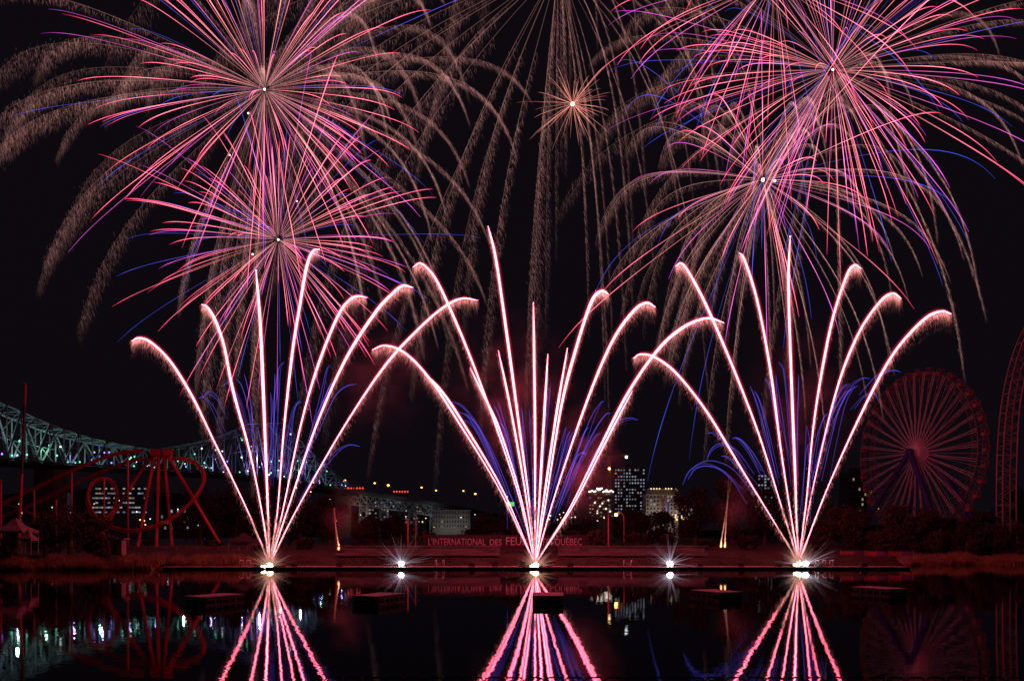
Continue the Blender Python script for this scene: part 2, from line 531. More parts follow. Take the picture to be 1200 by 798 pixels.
TREES = [
    (235, 574, 34, 222, "broad dark tree behind the red coaster loop", "leaf3"),
    (276, 571, 34, 224, "rounded dark tree behind the foot of the comet fan by the bridge", "leaf3"),
    (352, 588, 26, 226, "dark tree just past the comet fan by the bridge", "leaf3"),
    (386, 580, 25, 230, "tall dark tree in front of the stone bridge pier", "leaf3"),
    (432, 606, 26, 232, "low dark tree under the first lattice legs of the viaduct", "leaf3"),
    (462, 604, 20, 236, "small dark tree under the viaduct by the red poles", "leaf3"),
    (568, 600, 27, 240, "dark tree beside the pale floodlit building", "leaf3"),
    (602, 596, 25, 236, "dark tree below the green road sign", "leaf3"),
    (690, 606, 22, 238, "dark tree in front of the unfinished block with work lights", "leaf3"),
    (741, 596, 26, 238, "dark tree at the foot of the lit tower", "leaf3"),
    (770, 600, 24, 236, "dark tree in front of the building with blue and orange strips", "leaf3"),
    (815, 570, 28, 222, "tall full tree beside the building with the rounded lit corner", "leaf3"),
    (858, 552, 30, 224, "tallest dark tree, behind the twin ground flames", "leaf3"),
    (896, 572, 28, 220, "tall dark tree behind the comet fan by the ferris wheel", "leaf3"),
    (975, 588, 28, 200, "round leafy tree to the near side of the ferris wheel", "leaf"),
    (1003, 596, 26, 196, "leafy tree covering the foot of the ferris wheel's blue leg", "leaf"),
    (1052, 590, 27, 192, "rounded tree in front of the lowest ferris wheel spokes", "leaf"),
    (1082, 596, 24, 190, "second rounded tree in front of the lowest ferris wheel spokes", "leaf"),
    (1116, 606, 25, 192, "low spreading tree under the gondolas nearest the lattice arch", "leaf"),
    (1148, 600, 24, 196, "bushy tree between the ferris wheel and the lattice arch", "leaf"),
    (1192, 572, 26, 240, "dark tree behind the red lattice arch", "leaf3"),
]
for i, (px, top, hw, Y, lab, m) in enumerate(TREES):
    tree(px, top, hw, Y, lab, seed=i, m=m, n=2600, tall=top < 575)
SHRUBS = [
    (6, 630, 22, 151, "leafy shrub on the shore below the pink canopies", "leaf2"),
    (52, 598, 20, 158, "large leafy shrub at the foot of the leaning red pole", "leaf2"),
    (80, 590, 30, 160, "tallest leafy shrub on the shore, before the coaster ramp", "leaf2"),
    (112, 606, 24, 158, "leafy shrub on the shore just in front of the coaster loop", "leaf2"),
    (118, 628, 12, 157, "small shrub next to the little pale hut", "leaf2"),
    (176, 632, 12, 190, "small shrub between the feet of the coaster legs", "leaf3"),
    (248, 634, 14, 186, "low shrub beside the foot of the slanting coaster leg", "leaf3"),
    (310, 640, 15, 180, "low shrub beside the dark tent", "leaf3"),
    (356, 630, 20, 184, "low shrub left of the single ground flame", "leaf3"),
    (430, 632, 20, 182, "low shrub right of the single ground flame", "leaf3"),
    (462, 630, 18, 184, "low shrub behind the two red poles", "leaf3"),
    (498, 622, 14, 184, "rounded shrub behind the L of the white lettering", "leaf3"),
    (540, 626, 20, 186, "shrub behind the middle of the white lettering", "leaf3"),
    (586, 624, 18, 188, "shrub behind the word DES on the sign", "leaf3"),
    (668, 622, 18, 188, "shrub behind the last letters of the sign", "leaf3"),
    (702, 621, 16, 182, "rounded shrub past the end of the sign", "leaf2"),
    (745, 624, 22, 184, "wide dark shrub behind the wall under the orange lamp", "leaf3"),
    (782, 626, 20, 184, "dark shrub behind the wall end nearest the tall tree", "leaf3"),
    (826, 632, 14, 182, "small dark shrub beside the twin ground flames", "leaf3"),
    (880, 628, 20, 182, "dark shrub between the twin flames and the comet fan", "leaf3"),
    (962, 630, 22, 184, "low shrub behind the dock end by the ferris wheel", "leaf2"),
    (1030, 622, 22, 184, "shrub at the bank below the ferris wheel's left legs", "leaf2"),
    (1068, 628, 20, 186, "shrub at the bank below the ferris wheel's hub", "leaf2"),
    (1104, 622, 22, 186, "shrub at the bank below the ferris wheel's right legs", "leaf2"),
    (1134, 618, 22, 184, "wide shrub on the bank just before the lattice arch", "leaf2"),
    (1164, 614, 22, 184, "shrub hiding one foot of the lattice arch", "leaf2"),
    (1194, 612, 24, 184, "shrub past the lattice arch at the frame edge", "leaf2"),
]
for i, (px, top, hw, Y, lab, m) in enumerate(SHRUBS):
    tree(px, top, hw, Y, lab, "shrub", 100 + i, m, n=1500, cat="shrub", size=0.26)


def reeds(name, px0, px1, n, dy, hmax, seed, m="reed"):
    rng = np.random.default_rng(seed); b = MB()
    p, d, ww = [], [], []
    for _ in range(n):
        px = px0 + (px1 - px0) * rng.random()
        x = (px - 600) / F * 155
        y = shore(x) + (rng.random() ** 1.3) * dy - 0.4
        x = (px - 600) / F * y
        y = shore(x) + (y - shore((px - 600) / F * 155))
        h = hmax * (0.45 + 0.55 * rng.random()) * (0.8 + 0.35 * math.sin(px * 0.11) * math.sin(px * 0.037))
        p.append((x, y, max(-0.05, ground_z(x, y)))); d.append((rng.normal() * 0.22 * h, rng.normal() * 0.22 * h, h)); ww.append(0.05 + 0.06 * rng.random())
    b.sparks(np.array(p), np.array(d), np.array(ww), np.zeros((n, 3)))
    b.c = []
    return tag(b.build(name, M[m]), kind="stuff")


tag(reeds("reed_bed", -5, 318, 9000, 6.5, 2.3, 5), "dense reeds along the water under the red coaster", "reeds")
tag(reeds("reed_bed", 1070, 1215, 6000, 6.0, 1.9, 6), "dense reeds along the water under the ferris wheel", "reeds")
tag(reeds("grass_bank", 300, 1075, 12000, 11.0, 0.42, 8, "grass"), "short rough grass on the bank behind the dock", "grass")

# ------------------------------------------------------------------ red coaster
YC = 190
rc = thing("roller_coaster", P(183, 650, YC), "red steel roller coaster with a loop and splayed support legs", "roller coaster")


def track(pts, name, r=0.30, rail=True, Yd=None):
    c = catmull([tuple(P(a, e, YC + (0 if len(q) == 0 else q[0]))) for a, e, *q in pts], 60)
    t = MB().tube(c, r, 7).build(name, M["red"], rc, True)
    if rail:
        tn = np.gradient(c, axis=0); tn /= np.linalg.norm(tn, axis=1, keepdims=True)
        sd = np.cross(tn, np.array([0, 0, 1.0]) + 0.4 * np.array([0, -1, 0])); sd /= np.maximum(np.linalg.norm(sd, axis=1, keepdims=True), 1e-6)
        for s in (-1, 1):
            MB().tube(c + sd * 0.40 * s + np.array((0, 0, -0.35)), 0.12, 5).build("running_rail", M["red"], t)
        ties = MB()
        for i in range(0, 60, 3):
            ties.bar(c[i] + sd[i] * 0.40 + np.array((0, 0, -0.35)), c[i] - sd[i] * 0.40 + np.array((0, 0, -0.35)), 0.08)
        ties.build("cross_tie", M["red"], t)
    return t


track([(-12, 596, 0), (20, 581, 0), (60, 562, 0), (98, 545, 0), (130, 533, 0), (152, 529, 0), (168, 527, 0)], "upper_track")
track([(-10, 609, 6), (30, 594, 6), (70, 575, 6), (105, 558, 6), (135, 546, 6), (160, 538, 6), (182, 537, 6)], "return_track")
track([(198, 537, 2), (213, 537, 2), (228, 541, 2), (238, 552, 1), (237, 567, 0), (225, 586, -1), (205, 604, -2), (180, 616, -3), (150, 621, -3), (126, 614, -2), (113, 606, 0)], "curved_track")
track([(126, 618, -3), (112, 604, -2), (104, 590, -1), (103, 576, 0), (109, 564, 1), (121, 560, 2), (132, 564, 3), (137, 577, 3), (135, 592, 2), (127, 604, 1), (113, 612, 0)], "loop_track")
track([(-8, 592, 8), (10, 592, 8), (28, 598, 8), (48, 608, 8)], "low_track", 0.28, False)
for a, e in (((181, 533), (159, 650)), ((186, 533), (183, 645)), ((192, 534), (202, 642)), ((197, 535), (267, 650)), ((178, 533), (116, 626))):
    A, B = P(*a, YC), P(*e, YC + (3 if e[0] in (202, 116) else -2))
    lg = MB().tube([A, A.lerp(B, 0.42)], 0.40, 8).build("support_leg", M["red"], rc, True)
    MB().tube([A.lerp(B, 0.42), B - Vector((0, 0, 0.6))], 0.36, 8).build("lower_shaft", M["pole"], lg, True)
    MB().tube([A.lerp(B, 0.412), A.lerp(B, 0.428)], 0.52, 8).build("flange", M["red"], lg)
    MB().box(A + Vector((0, 0, 0.2)), (0.9, 0.9, 0.6)).build("cap_block", M["red"], lg)
for px in (183, 198):
    q = P(px, 531, YC)
    MB().box((q.x, q.y - 0.5, q.z), (1.7, 1.2, 1.2)).box((q.x, q.y - 0.5, q.z + 0.75), (2.0, 1.4, 0.2)).build("top_bracket", M["red"], rc)
for a, e in ((84, 549, ), (40, 572), (66, 585), (150, 529), (122, 560)):
    A = P(a, e, YC + 1); MB().tube([A, (A.x, A.y, 2.5)], 0.22, 6).build("track_post", M["pole"], rc)

p = thing("flag_pole", P(22, 640, 184), "tall leaning red pole with a bent tip beside the coaster", "pole")
A, B = P(22, 640, 184), P(30, 452, 184)
MB().tube([A, A.lerp(B, .45)], 0.30, 7).build("lower_shaft", M["pole"], p)
MB().tube([A.lerp(B, .45), A.lerp(B, .88)], 0.26, 7).build("middle_shaft", M["black"], p)
MB().tube([A.lerp(B, .88), B], 0.26, 7).build("upper_shaft", M["red"], p)
MB().tube([B, B + Vector((-0.2, 0, 0.5)), B + Vector((-0.7, 0, 0.6))], 0.2, 6).build("bent_tip", M["red"], p)
p = thing("flag_pole", P(1, 620, 184), "short red pole cut by the frame edge under the bridge", "pole")
MB().tube([P(1, 640, 184), P(1, 565, 184)], 0.22, 7).build("shaft", M["pole"], p)
MB().ball(P(1, 564, 184), 0.4).build("finial", M["red"], p)


def canopy(px, top, eave, base, hw, Y, label, m="canvas"):
    c = P(px, base, Y); t = P(px, top, Y); e = P(px, eave, Y).z; w_ = hw / F * Y
    r = thing("canopy_tent", (c.x, Y, c.z), label, "tent")
    rf = MB(); n = 4
    ring = lambda k, z: [(c.x + sx * w_ * k, Y + sy * w_ * k, z) for sx, sy in ((-1, -1), (1, -1), (1, 1), (-1, 1))]
    v = ring(1, e - 0.35) + ring(1, e) + ring(0.45, e + (t.z - e) * 0.42) + ring(0.06, t.z)
    f = [(4 * k + j, 4 * k + (j + 1) % 4, 4 * k + 4 + (j + 1) % 4, 4 * k + 4 + j) for k in range(3) for j in range(4)] + [(12, 13, 14, 15)]
    rf.add(v, f).build("roof", M[m], r)
    for sx, sy in ((-1, -1), (1, -1), (1, 1), (-1, 1)):
        MB().bar((c.x + sx * w_ * .96, Y + sy * w_ * .96, c.z - 0.3), (c.x + sx * w_ * .96, Y + sy * w_ * .96, e), 0.07).build("leg", M["steel"], r)


canopy(18, 607, 622, 645, 18, 153.5, "pink lit canopy tent behind the shore shrub at the frame edge")
canopy(33, 620, 631, 648, 8, 151, "small pink canopy next to the leaning red pole")
canopy(286, 624, 633, 643, 14, 190, "dark peaked tent beside the coaster's slanting leg", "floatside")
canopy(300, 632, 638, 645, 8, 182, "small low tent next to the dark peaked tent", "floatside")
q = P(139, 649, 153)
r = thing("kiosk", q, "little pale kiosk on the shore next to the coaster legs", "kiosk")
MB().box((q.x, 153, q.z + 1.2), (1.9, 1.8, 2.8)).build("wall", M["canvas"], r)
MB().box((q.x + .2, 153, q.z + 2.72), (2.7, 2.4, 0.18)).build("roof", M["canvas"], r)
MB().box((q.x - .3, 152.08, q.z + 1.0), (0.7, 0.05, 1.9)).build("door", M["floatside"], r)
fn = thing("mesh_fence", P(215, 650, 180), "low grey wire fence on the bank behind the coaster legs", "fence")
for i in range(13):
    x = P(146 + i * 12.2, 650, 180).x
    MB().bar((x, 180, 1.8), (x, 180, 3.6), 0.06).build("post", M["steel"], fn)
b = MB()
for z in (2.2, 2.9, 3.55):
    b.bar((P(146, 650, 180).x, 180, z), (P(293, 650, 180).x, 180, z), 0.04)
b.build("rail", M["steel"], fn)

# ------------------------------------------------------------------ ferris wheel
YW = 230.0
HUB = P(1077, 531, YW); RW = 21.5; AL = math.radians(-74)
dx, ax = Vector((math.cos(AL), math.sin(AL), 0)), Vector((-math.sin(AL), math.cos(AL), 0))   # in-plane and axle directions
fw = thing("ferris_wheel", (HUB.x, HUB.y, 3.5), "tall ferris wheel lit red, with double spokes and dark blue legs", "ferris wheel")
NS = 36


def rimpt(a, r, side):
    return HUB + dx * (math.cos(a) * r) + Vector((0, 0, math.sin(a) * r)) + ax * (side * (1.1 + 0.55 * r / RW))


for side, nm in ((-1, "front_rim"), (1, "rear_rim")):
    rm = MB().tube([rimpt(2 * math.pi * i / 108, RW, side) for i in range(109)], 0.13, 5, cap=False).build(nm, M["rim"], fw)
    MB().tube([rimpt(2 * math.pi * i / 72, RW - 1.8, side) for i in range(73)], 0.08, 4, cap=False).build("inner_ring", M["rim"], rm)
    z = MB()
    for i in range(NS * 2):
        a = 2 * math.pi * i / (NS * 2)
        z.bar(rimpt(a, RW, side), rimpt(a + math.pi / NS / 2 * 2, RW - 1.8, side), 0.05, 3)
        z.bar(rimpt(a, RW - 1.8, side), rimpt(a + math.pi / NS / 2 * 2, RW, side), 0.05, 3)
    z.build("rim_lattice", M["rim"], rm)
    for i in range(NS):
        a = 2 * math.pi * (i + 0.25 * (side + 1)) / NS
        sp_ = MB()
        if side > 0: sp_.bar(rimpt(a, 1.5, side), rimpt(a, RW, side), 0.04)
        (sp_ if side > 0 else MB().bar(rimpt(a + .05, 1.5, side), rimpt(a + .014, RW, side), 0.075).bar(rimpt(a - .05, 1.5, side), rimpt(a - .014, RW, side), 0.075)).build("spoke", M["wheelwhite"], fw)
MB().tube([HUB - ax * 2.6, HUB + ax * 2.6], 1.0, 12).build("axle", M["white"], fw)
for side in (-1, 1):
    MB().tube([HUB + ax * (side * 1.2), HUB + ax * (side * 1.5)], 1.9, 16).build("hub_plate", M["wheelwhite"], fw)
for i in range(NS):
    a = 2 * math.pi * i / NS
    MB().tube([rimpt(a, RW, -1), rimpt(a, RW, 1), rimpt(a + math.pi / NS, RW - 4.5, 1), rimpt(a, RW - 4.5, -1)], 0.06, 4).build("cross_brace", M["lattice"], fw)
for i in range(NS):
    a = 2 * math.pi * i / NS
    c = HUB + dx * (math.cos(a) * (RW + 0.9)) + Vector((0, 0, math.sin(a) * (RW + 0.9) - 0.9))
    g = MB().box((c.x, c.y, c.z - 0.35), (1.15, 1.5, 0.8), AL).build("gondola", M["cabin"], fw)
    MB().box((c.x, c.y, c.z + 0.95), (1.35, 1.7, 0.22), AL, 0.7).build("gondola_roof", M["cabin"], g)
    b = MB()
    for s1, s2 in ((-1, -1), (1, -1), (1, 1), (-1, 1)):
        b.bar(c + dx * (0.5 * s1) + ax * (0.65 * s2), c + dx * (0.5 * s1) + ax * (0.65 * s2) + Vector((0, 0, 0.9)), 0.05)
    b.build("gondola_post", M["lattice"], g)
for side in (-1, 1):
    for s, foot in ((-1, 18.5), (1, 17.0)):
        A = HUB + ax * (side * 3.0) + Vector((0, 0, 0.3))
        B = Vector((HUB.x, HUB.y, 3.0)) + dx * (s * foot) + ax * (side * 7.5)
        lg = MB().tube([A, B], [0.7, 0.8], 8).build("leg", M["blue"], fw)
        MB().box(B, (2.2, 2.2, 1.0), AL).build("foot_plate", M["concrete"], lg)
MB().tube([HUB - ax * 3.6, HUB - ax * 2.7], 1.25, 10).build("bearing_cap", M["blue"], fw)

# lattice arch at the right edge
la = thing("lattice_arch", P(1183, 645, 205), "tall curved red lit lattice track rising past the frame edge", "coaster track")
cl = catmull([tuple(P(a, e, 205)) for a, e in ((1176, 660), (1175, 590), (1176, 530), (1180, 480), (1188, 435), (1200, 398), (1214, 372), (1232, 352))], 44)
cr = catmull([tuple(P(a, e, 205)) for a, e in ((1192, 660), (1191, 590), (1192, 530), (1195, 480), (1202, 440), (1214, 405), (1227, 382), (1243, 364))], 44)
for dy, nm in ((0, "front"), (2.6, "rear")):
    o = np.array((0.0, dy, 0))
    for c in (cl, cr):
        MB().tube(c + o, 0.20, 5).build("chord", M["lattice"], la)
    b = MB()
    for i in range(0, 43):
        b.bar(cl[i] + o, cr[i] + o, 0.07, 3) if i % 2 == 0 else None
        b.bar(cl[i] + o if i % 2 else cr[i] + o, cr[i + 1] + o if i % 2 else cl[i + 1] + o, 0.09, 3)
    b.build("lattice", M["lattice"], la)
for i in range(0, 44, 3):
    for c in (cl, cr):
        MB().bar(c[i], c[i] + np.array((0, 2.6, 0)), 0.09, 3).build("tie_bar", M["lattice"], la)

# ------------------------------------------------------------------ the lit cantilever bridge
BA, BB = Vector((-288 - 0.343 * 60, 420, 0)), Vector((-161 + 6, 850 + 17, 0))


def on_line(px):
    """where the sight line of this column crosses the bridge's axis"""
    k = (px - 600) / F
    y = (k * 0 + (288 + 0.343 * 480)) / (0.343 - k) if False else (-(288 + 0.343 * 480)) / (k - 0.343)
    return Vector((k * y, y, 0))


ax_b = (BB - BA).normalized(); nrm = Vector((-ax_b.y, ax_b.x, 0)).normalized()
TOP = [(-40, 462), (0, 478), (30, 491), (60, 503), (92, 513), (125, 520), (155, 525), (180, 527), (206, 525), (230, 520), (252, 515), (272, 509), (288, 502), (300, 496), (324, 496), (334, 508), (346, 522), (360, 535), (376, 549), (392, 562), (408, 573)]
BOT = [(-40, 534), (0, 538), (60, 543), (125, 547), (180, 550), (230, 553), (272, 556), (300, 559), (324, 561), (346, 565), (376, 571), (408, 577)]


def lerp_y(tab, px):
    return float(np.interp(px, [q[0] for q in tab], [q[1] for q in tab]))


br = thing("cantilever_bridge", on_line(311) + Vector((0, 0, 2)), "big steel cantilever bridge lit green and violet behind the coaster", "bridge")
ST = list(np.linspace(-40, 180, 14)) + list(np.linspace(195, 300, 9)) + [312, 324] + list(np.linspace(336, 408, 7))
tops, bots = [], []
for px in ST:
    q = on_line(px)
    tops.append(Vector((q.x, q.y, EYE - (lerp_y(TOP, px) - HOR) / F * q.y)))
    bots.append(Vector((q.x, q.y, EYE - (lerp_y(BOT, px) - HOR) / F * q.y)))
HWB = 9.0
for s in (-1, 1):
    off = nrm * (HWB * s)
    MB().tube([t + off for t in tops], 0.62, 5).build("top_chord", M["bridge"], br)
    MB().tube([t + off for t in bots], 0.62, 5).build("bottom_chord", M["bridge"], br)
    for i in range(len(ST)):
        MB().bar(tops[i] + off, bots[i] + off, 0.5).build("post", M["bridge"], br)
    b = MB()
    for i in range(len(ST) - 1):
        m1 = (tops[i] + bots[i]) / 2 + off; m2 = (tops[i + 1] + bots[i + 1]) / 2 + off
        if i % 2: b.bar(tops[i] + off, bots[i + 1] + off, 0.6)
        else: b.bar(bots[i] + off, tops[i + 1] + off, 0.6)
        if (tops[i] - bots[i]).length > 20:
            b.bar(m1, (bots[i + 1] + off) if not i % 2 else (tops[i + 1] + off), 0.3)
            b.bar(m1, m2, 0.22)
    b.build("web_lattice", M["bridge"], br)
b = MB()
for i in range(0, len(ST)):
    b.bar(tops[i] + nrm * HWB, tops[i] - nrm * HWB, 0.3)
    if i + 1 < len(ST):
        b.bar(tops[i] + nrm * HWB, tops[i + 1] - nrm * HWB, 0.22, 3)
        b.bar(tops[i] - nrm * HWB, tops[i + 1] + nrm * HWB, 0.22, 3)
b.build("sway_bracing", M["bridge"], br)
d = MB()
for i in range(len(ST) - 1):
    a, e = bots[i], bots[i + 1]
    v = [a + nrm * 11 - Vector((0, 0, 1)), a - nrm * 11 - Vector((0, 0, 1)), e - nrm * 11 - Vector((0, 0, 1)), e + nrm * 11 - Vector((0, 0, 1))]
    v += [q - Vector((0, 0, 2.2)) for q in v]
    d.add([tuple(q) for q in v], [(0, 1, 2, 3), (7, 6, 5, 4), (0, 4, 5, 1), (1, 5, 6, 2), (2, 6, 7, 3), (3, 7, 4, 0)])
d.build("deck", M["black"], br)
for px in (299, 324.5):
    for s in (-1, 1):
        q = on_line(px); q.z = EYE - (497 - HOR) / F * q.y
        q = q + nrm * (HWB * s)
        MB().tube([q, q + Vector((0, 0, 3)), q + Vector((0, 0, 6.5))], [1.1, 0.8, 0.06], 6).build("finial", M["bridge"], br)
for px, w_ in ((59, 38), (311, 26)):
    q = on_line(px); zt = EYE - (lerp_y(BOT, px) + 5 - HOR) / F * q.y; ww = w_ / F * q.y * 0.5
    pr = MB().box((q.x, q.y, zt / 2), (ww, ww * 1.6, zt), math.atan2(ax_b.y, ax_b.x)).build("pier", M["stone"], br)
    MB().box((q.x, q.y, zt + 0.6), (ww * 1.15, ww * 1.75, 1.2), math.atan2(ax_b.y, ax_b.x)).build("pier_cap", M["stone"], pr)
lampmesh = {k: MB().ball((0, 0, 0), 0.55, 6, 4).mesh("floodlight", M[k]) for k in ("bulb_green", "bulb_violet", "bulb_white")}
rng = np.random.default_rng(21)
for i in range(96):
    px = -30 + 436 * rng.random() ** (.8); q = on_line(px)
    up = rng.random() ** 2.2
    y0, y1 = lerp_y(BOT, px) - 3, lerp_y(TOP, px) + 3
    q.z = EYE - (y0 + (y1 - y0) * up - HOR) / F * q.y
    q = q + nrm * (HWB * (-1 if rng.random() < .5 else 1) * 0.95)
    k = rng.choice(["bulb_green", "bulb_violet", "bulb_white"], p=[0.44, 0.36, 0.20])
    put(lampmesh[k], "floodlight", br, q)
cols = [(0.45, 1.0, 0.72), (0.42, 0.28, 1.0), (0.45, 0.30, 1.0), (0.45, 1.0, 0.62), (0.50, 0.30, 1.0), (0.22, 0.40, 1.0), (0.55, 0.9, 0.85)]
rl = np.random.default_rng(9)
for i, px in enumerate(np.concatenate([np.linspace(-20, 290, 20), np.linspace(298, 395, 9)])):
    q = on_line(px); dep = (lerp_y(BOT, px) - lerp_y(TOP, px)) / F * q.y
    q.z = EYE - (lerp_y(BOT, px) - HOR) / F * q.y + 2 + (0.1 + .3 * rl.random()) * dep
    q = q + nrm * (HWB * (.55 if i % 2 else -.55))
    L = bpy.data.lights.new("bridge floodlight", 'POINT'); L.color = cols[int(rl.integers(len(cols)))]; L.energy = (150 + 1700 * rl.random() ** 2) * (dep / 20) ** 1.2 * (4.2 if px > 292 else 1.5); L.shadow_soft_size = 0.5
    o = bpy.data.objects.new("floodlight_lamp", L); COL.objects.link(o); o.location = q; attach(o, br)

# approach viaduct
vd = thing("viaduct", (-100, 950, 2), "grey steel truss viaduct leading away from the lit bridge", "viaduct")
VP = [(404, 577, 850), (440, 582, 885), (480, 588, 930), (520, 595, 985), (560, 602, 1050), (600, 608, 1120)]
vp = catmull([tuple(P(*q)) for q in VP], 25)
for s in (-1, 1):
    MB().tube(vp + np.array((2.5 * s, 6.0 * s, 0)), 0.8, 4).build("top_chord", M["steel"], vd)
    MB().tube(vp + np.array((2.5 * s, 6.0 * s, -11)), 0.7, 4).build("bottom_chord", M["steel"], vd)
    b = MB()
    for i in range(24):
        o1, o2 = np.array((2.5 * s, 6.0 * s, 0)), np.array((2.5 * s, 6.0 * s, -11))
        b.bar(vp[i] + o1, vp[i + 1] + o2, 0.5); b.bar(vp[i] + o2, vp[i + 1] + o1, 0.5); b.bar(vp[i] + o1, vp[i] + o2, 0.4)
    b.build("web_lattice", M["steel"], vd)
d = MB()
for i in range(24):
    a, e = Vector(vp[i]), Vector(vp[i + 1]); t_ = (e - a).normalized(); nn_ = Vector((-t_.y, t_.x, 0)).normalized() * 9
    v = [a + nn_ + Vector((0, 0, 1)), a - nn_ + Vector((0, 0, 1)), e - nn_ + Vector((0, 0, 1)), e + nn_ + Vector((0, 0, 1))]; v += [q + Vector((0, 0, 2.2)) for q in v]
    d.add([tuple(q) for q in v], [(3, 2, 1, 0), (4, 5, 6, 7), (0, 1, 5, 4), (1, 2, 6, 5), (2, 3, 7, 6), (3, 0, 4, 7)])
d.build("deck", M["concrete"], vd)
for px in (429, 452, 480, 508):
    q = Vector(vp[int(np.argmin([abs(600 + F * a[0] / a[1] - px) for a in vp]))]); tr = MB(); ww = 5.0
    for sx in (-1, 1):
        for sy in (-1, 1):
            tr.bar((q.x + sx * ww, q.y + sy * 4, 0), (q.x + sx * ww * .7, q.y + sy * 4, q.z - 11), 0.6)
    for k in range(4):
        z0, z1 = (q.z - 11) * k / 4, (q.z - 11) * (k + 1) / 4
        for sy in (-1, 1):
            tr.bar((q.x - ww, q.y + 4 * sy, z0), (q.x + ww * .85, q.y + 4 * sy, z1), 0.35); tr.bar((q.x + ww, q.y + 4 * sy, z0), (q.x - ww * .85, q.y + 4 * sy, z1), 0.35)
    tr.build("trestle_leg", M["steel"], vd)
q = P(396, 620, 845)
MB().box((q.x, q.y, 22), (20, 16, 44), 0.9).build("stone_pier", M["stone"], vd)
for px, py, Y, col, en in ((432, 598, 870, (1, .8, .6), 2600), (470, 600, 905, (.8, .9, 1), 2600), (515, 606, 960, (.9, .95, 1), 3000)):
    L = bpy.data.lights.new("viaduct floodlight", 'POINT'); L.color = col; L.energy = en; L.shadow_soft_size = 0.8
    o = bpy.data.objects.new("floodlight_lamp", L); COL.objects.link(o); o.location = P(px, py, Y - 14); attach(o, vd)


def street_lamp(px, py, base, Y, label, bulb="bulb_orange", r=0.95, arm=2.4, group=None, m="steel", pr=0.22):
    h = P(px, py, Y); b0 = P(px, base, Y)
    t = thing("street_lamp", (h.x + arm, Y, b0.z), label, "street lamp", group)
    MB().tube([(h.x + arm, Y, b0.z), (h.x + arm, Y, h.z - 0.4), (h.x + arm * 0.7, Y, h.z + 0.35), (h.x + r * 0.3, Y, h.z + 0.35)], pr, 5).build("pole", M[m], t)
    MB().box((h.x, Y, h.z + 0.3 + r * 0.5), (r * 2.0, r * 1.2, 0.25)).build("lamp_head", M[m], t)
    MB().ball(h, r, 8, 6, (1, 1, 0.85)).build("bulb", M[bulb], t)
    return t


for px, py, base, Y, lab in ((404, 563, 578, 850, "orange street lamp where the lit bridge meets the viaduct"),
                             (439, 566, 582, 884, "orange street lamp just past the first red lit sign, the dimmer of its pair"),
                             (455, 568.5, 584, 900, "bright orange street lamp between the two red lit signs"),
                             (494, 571, 590, 946, "orange street lamp just past the second red lit sign"),
                             (511, 574.5, 593, 970, "orange street lamp near the middle of the plain viaduct stretch"),
                             (543, 575, 599, 1020, "orange street lamp above the pale floodlit building"),
                             (557, 578.5, 601, 1045, "last orange street lamp at the far end of the viaduct"),
                             (594, 582, 607, 1110, "small orange street lamp above the green road sign")):
    street_lamp(px, py, base, Y, lab, group="orange lamps along the viaduct", r=1.25 if px in (404, 455, 557) else 0.9)
for px, py, Y, lab in ((417, 573, 862, "first red lit sign box on the viaduct, nearest the lit bridge"), (470, 577, 918, "second red lit sign box farther along the viaduct")):
    c = P(px, py, Y); t = thing("lit_sign_box", (c.x, Y, c.z - 4), lab, "sign", "red lit signs on the viaduct")
    MB().box((c.x, Y, c.z - 1), (17, 3, 5)).build("box", M["black"], t)
    for k in range(6):
        MB().ball((c.x - 7.2 + k * 2.9, Y - 1.8, c.z + 0.9), 0.8, 6, 4).build("red_lamp", M["bulb_red"], t)
c = P(598, 590.5, 700); t = thing("road_sign", (c.x, 700, c.z - 6), "small lit green road sign at the end of the viaduct", "sign")
MB().box((c.x, 700, c.z), (6.2, 0.3, 3.4)).build("panel", M["sign_green"], t)
for s in (-2, 2): MB().bar((c.x + s, 700.4, 3), (c.x + s, 700.4, c.z + 1.5), 0.2).build("post", M["steel"], t)


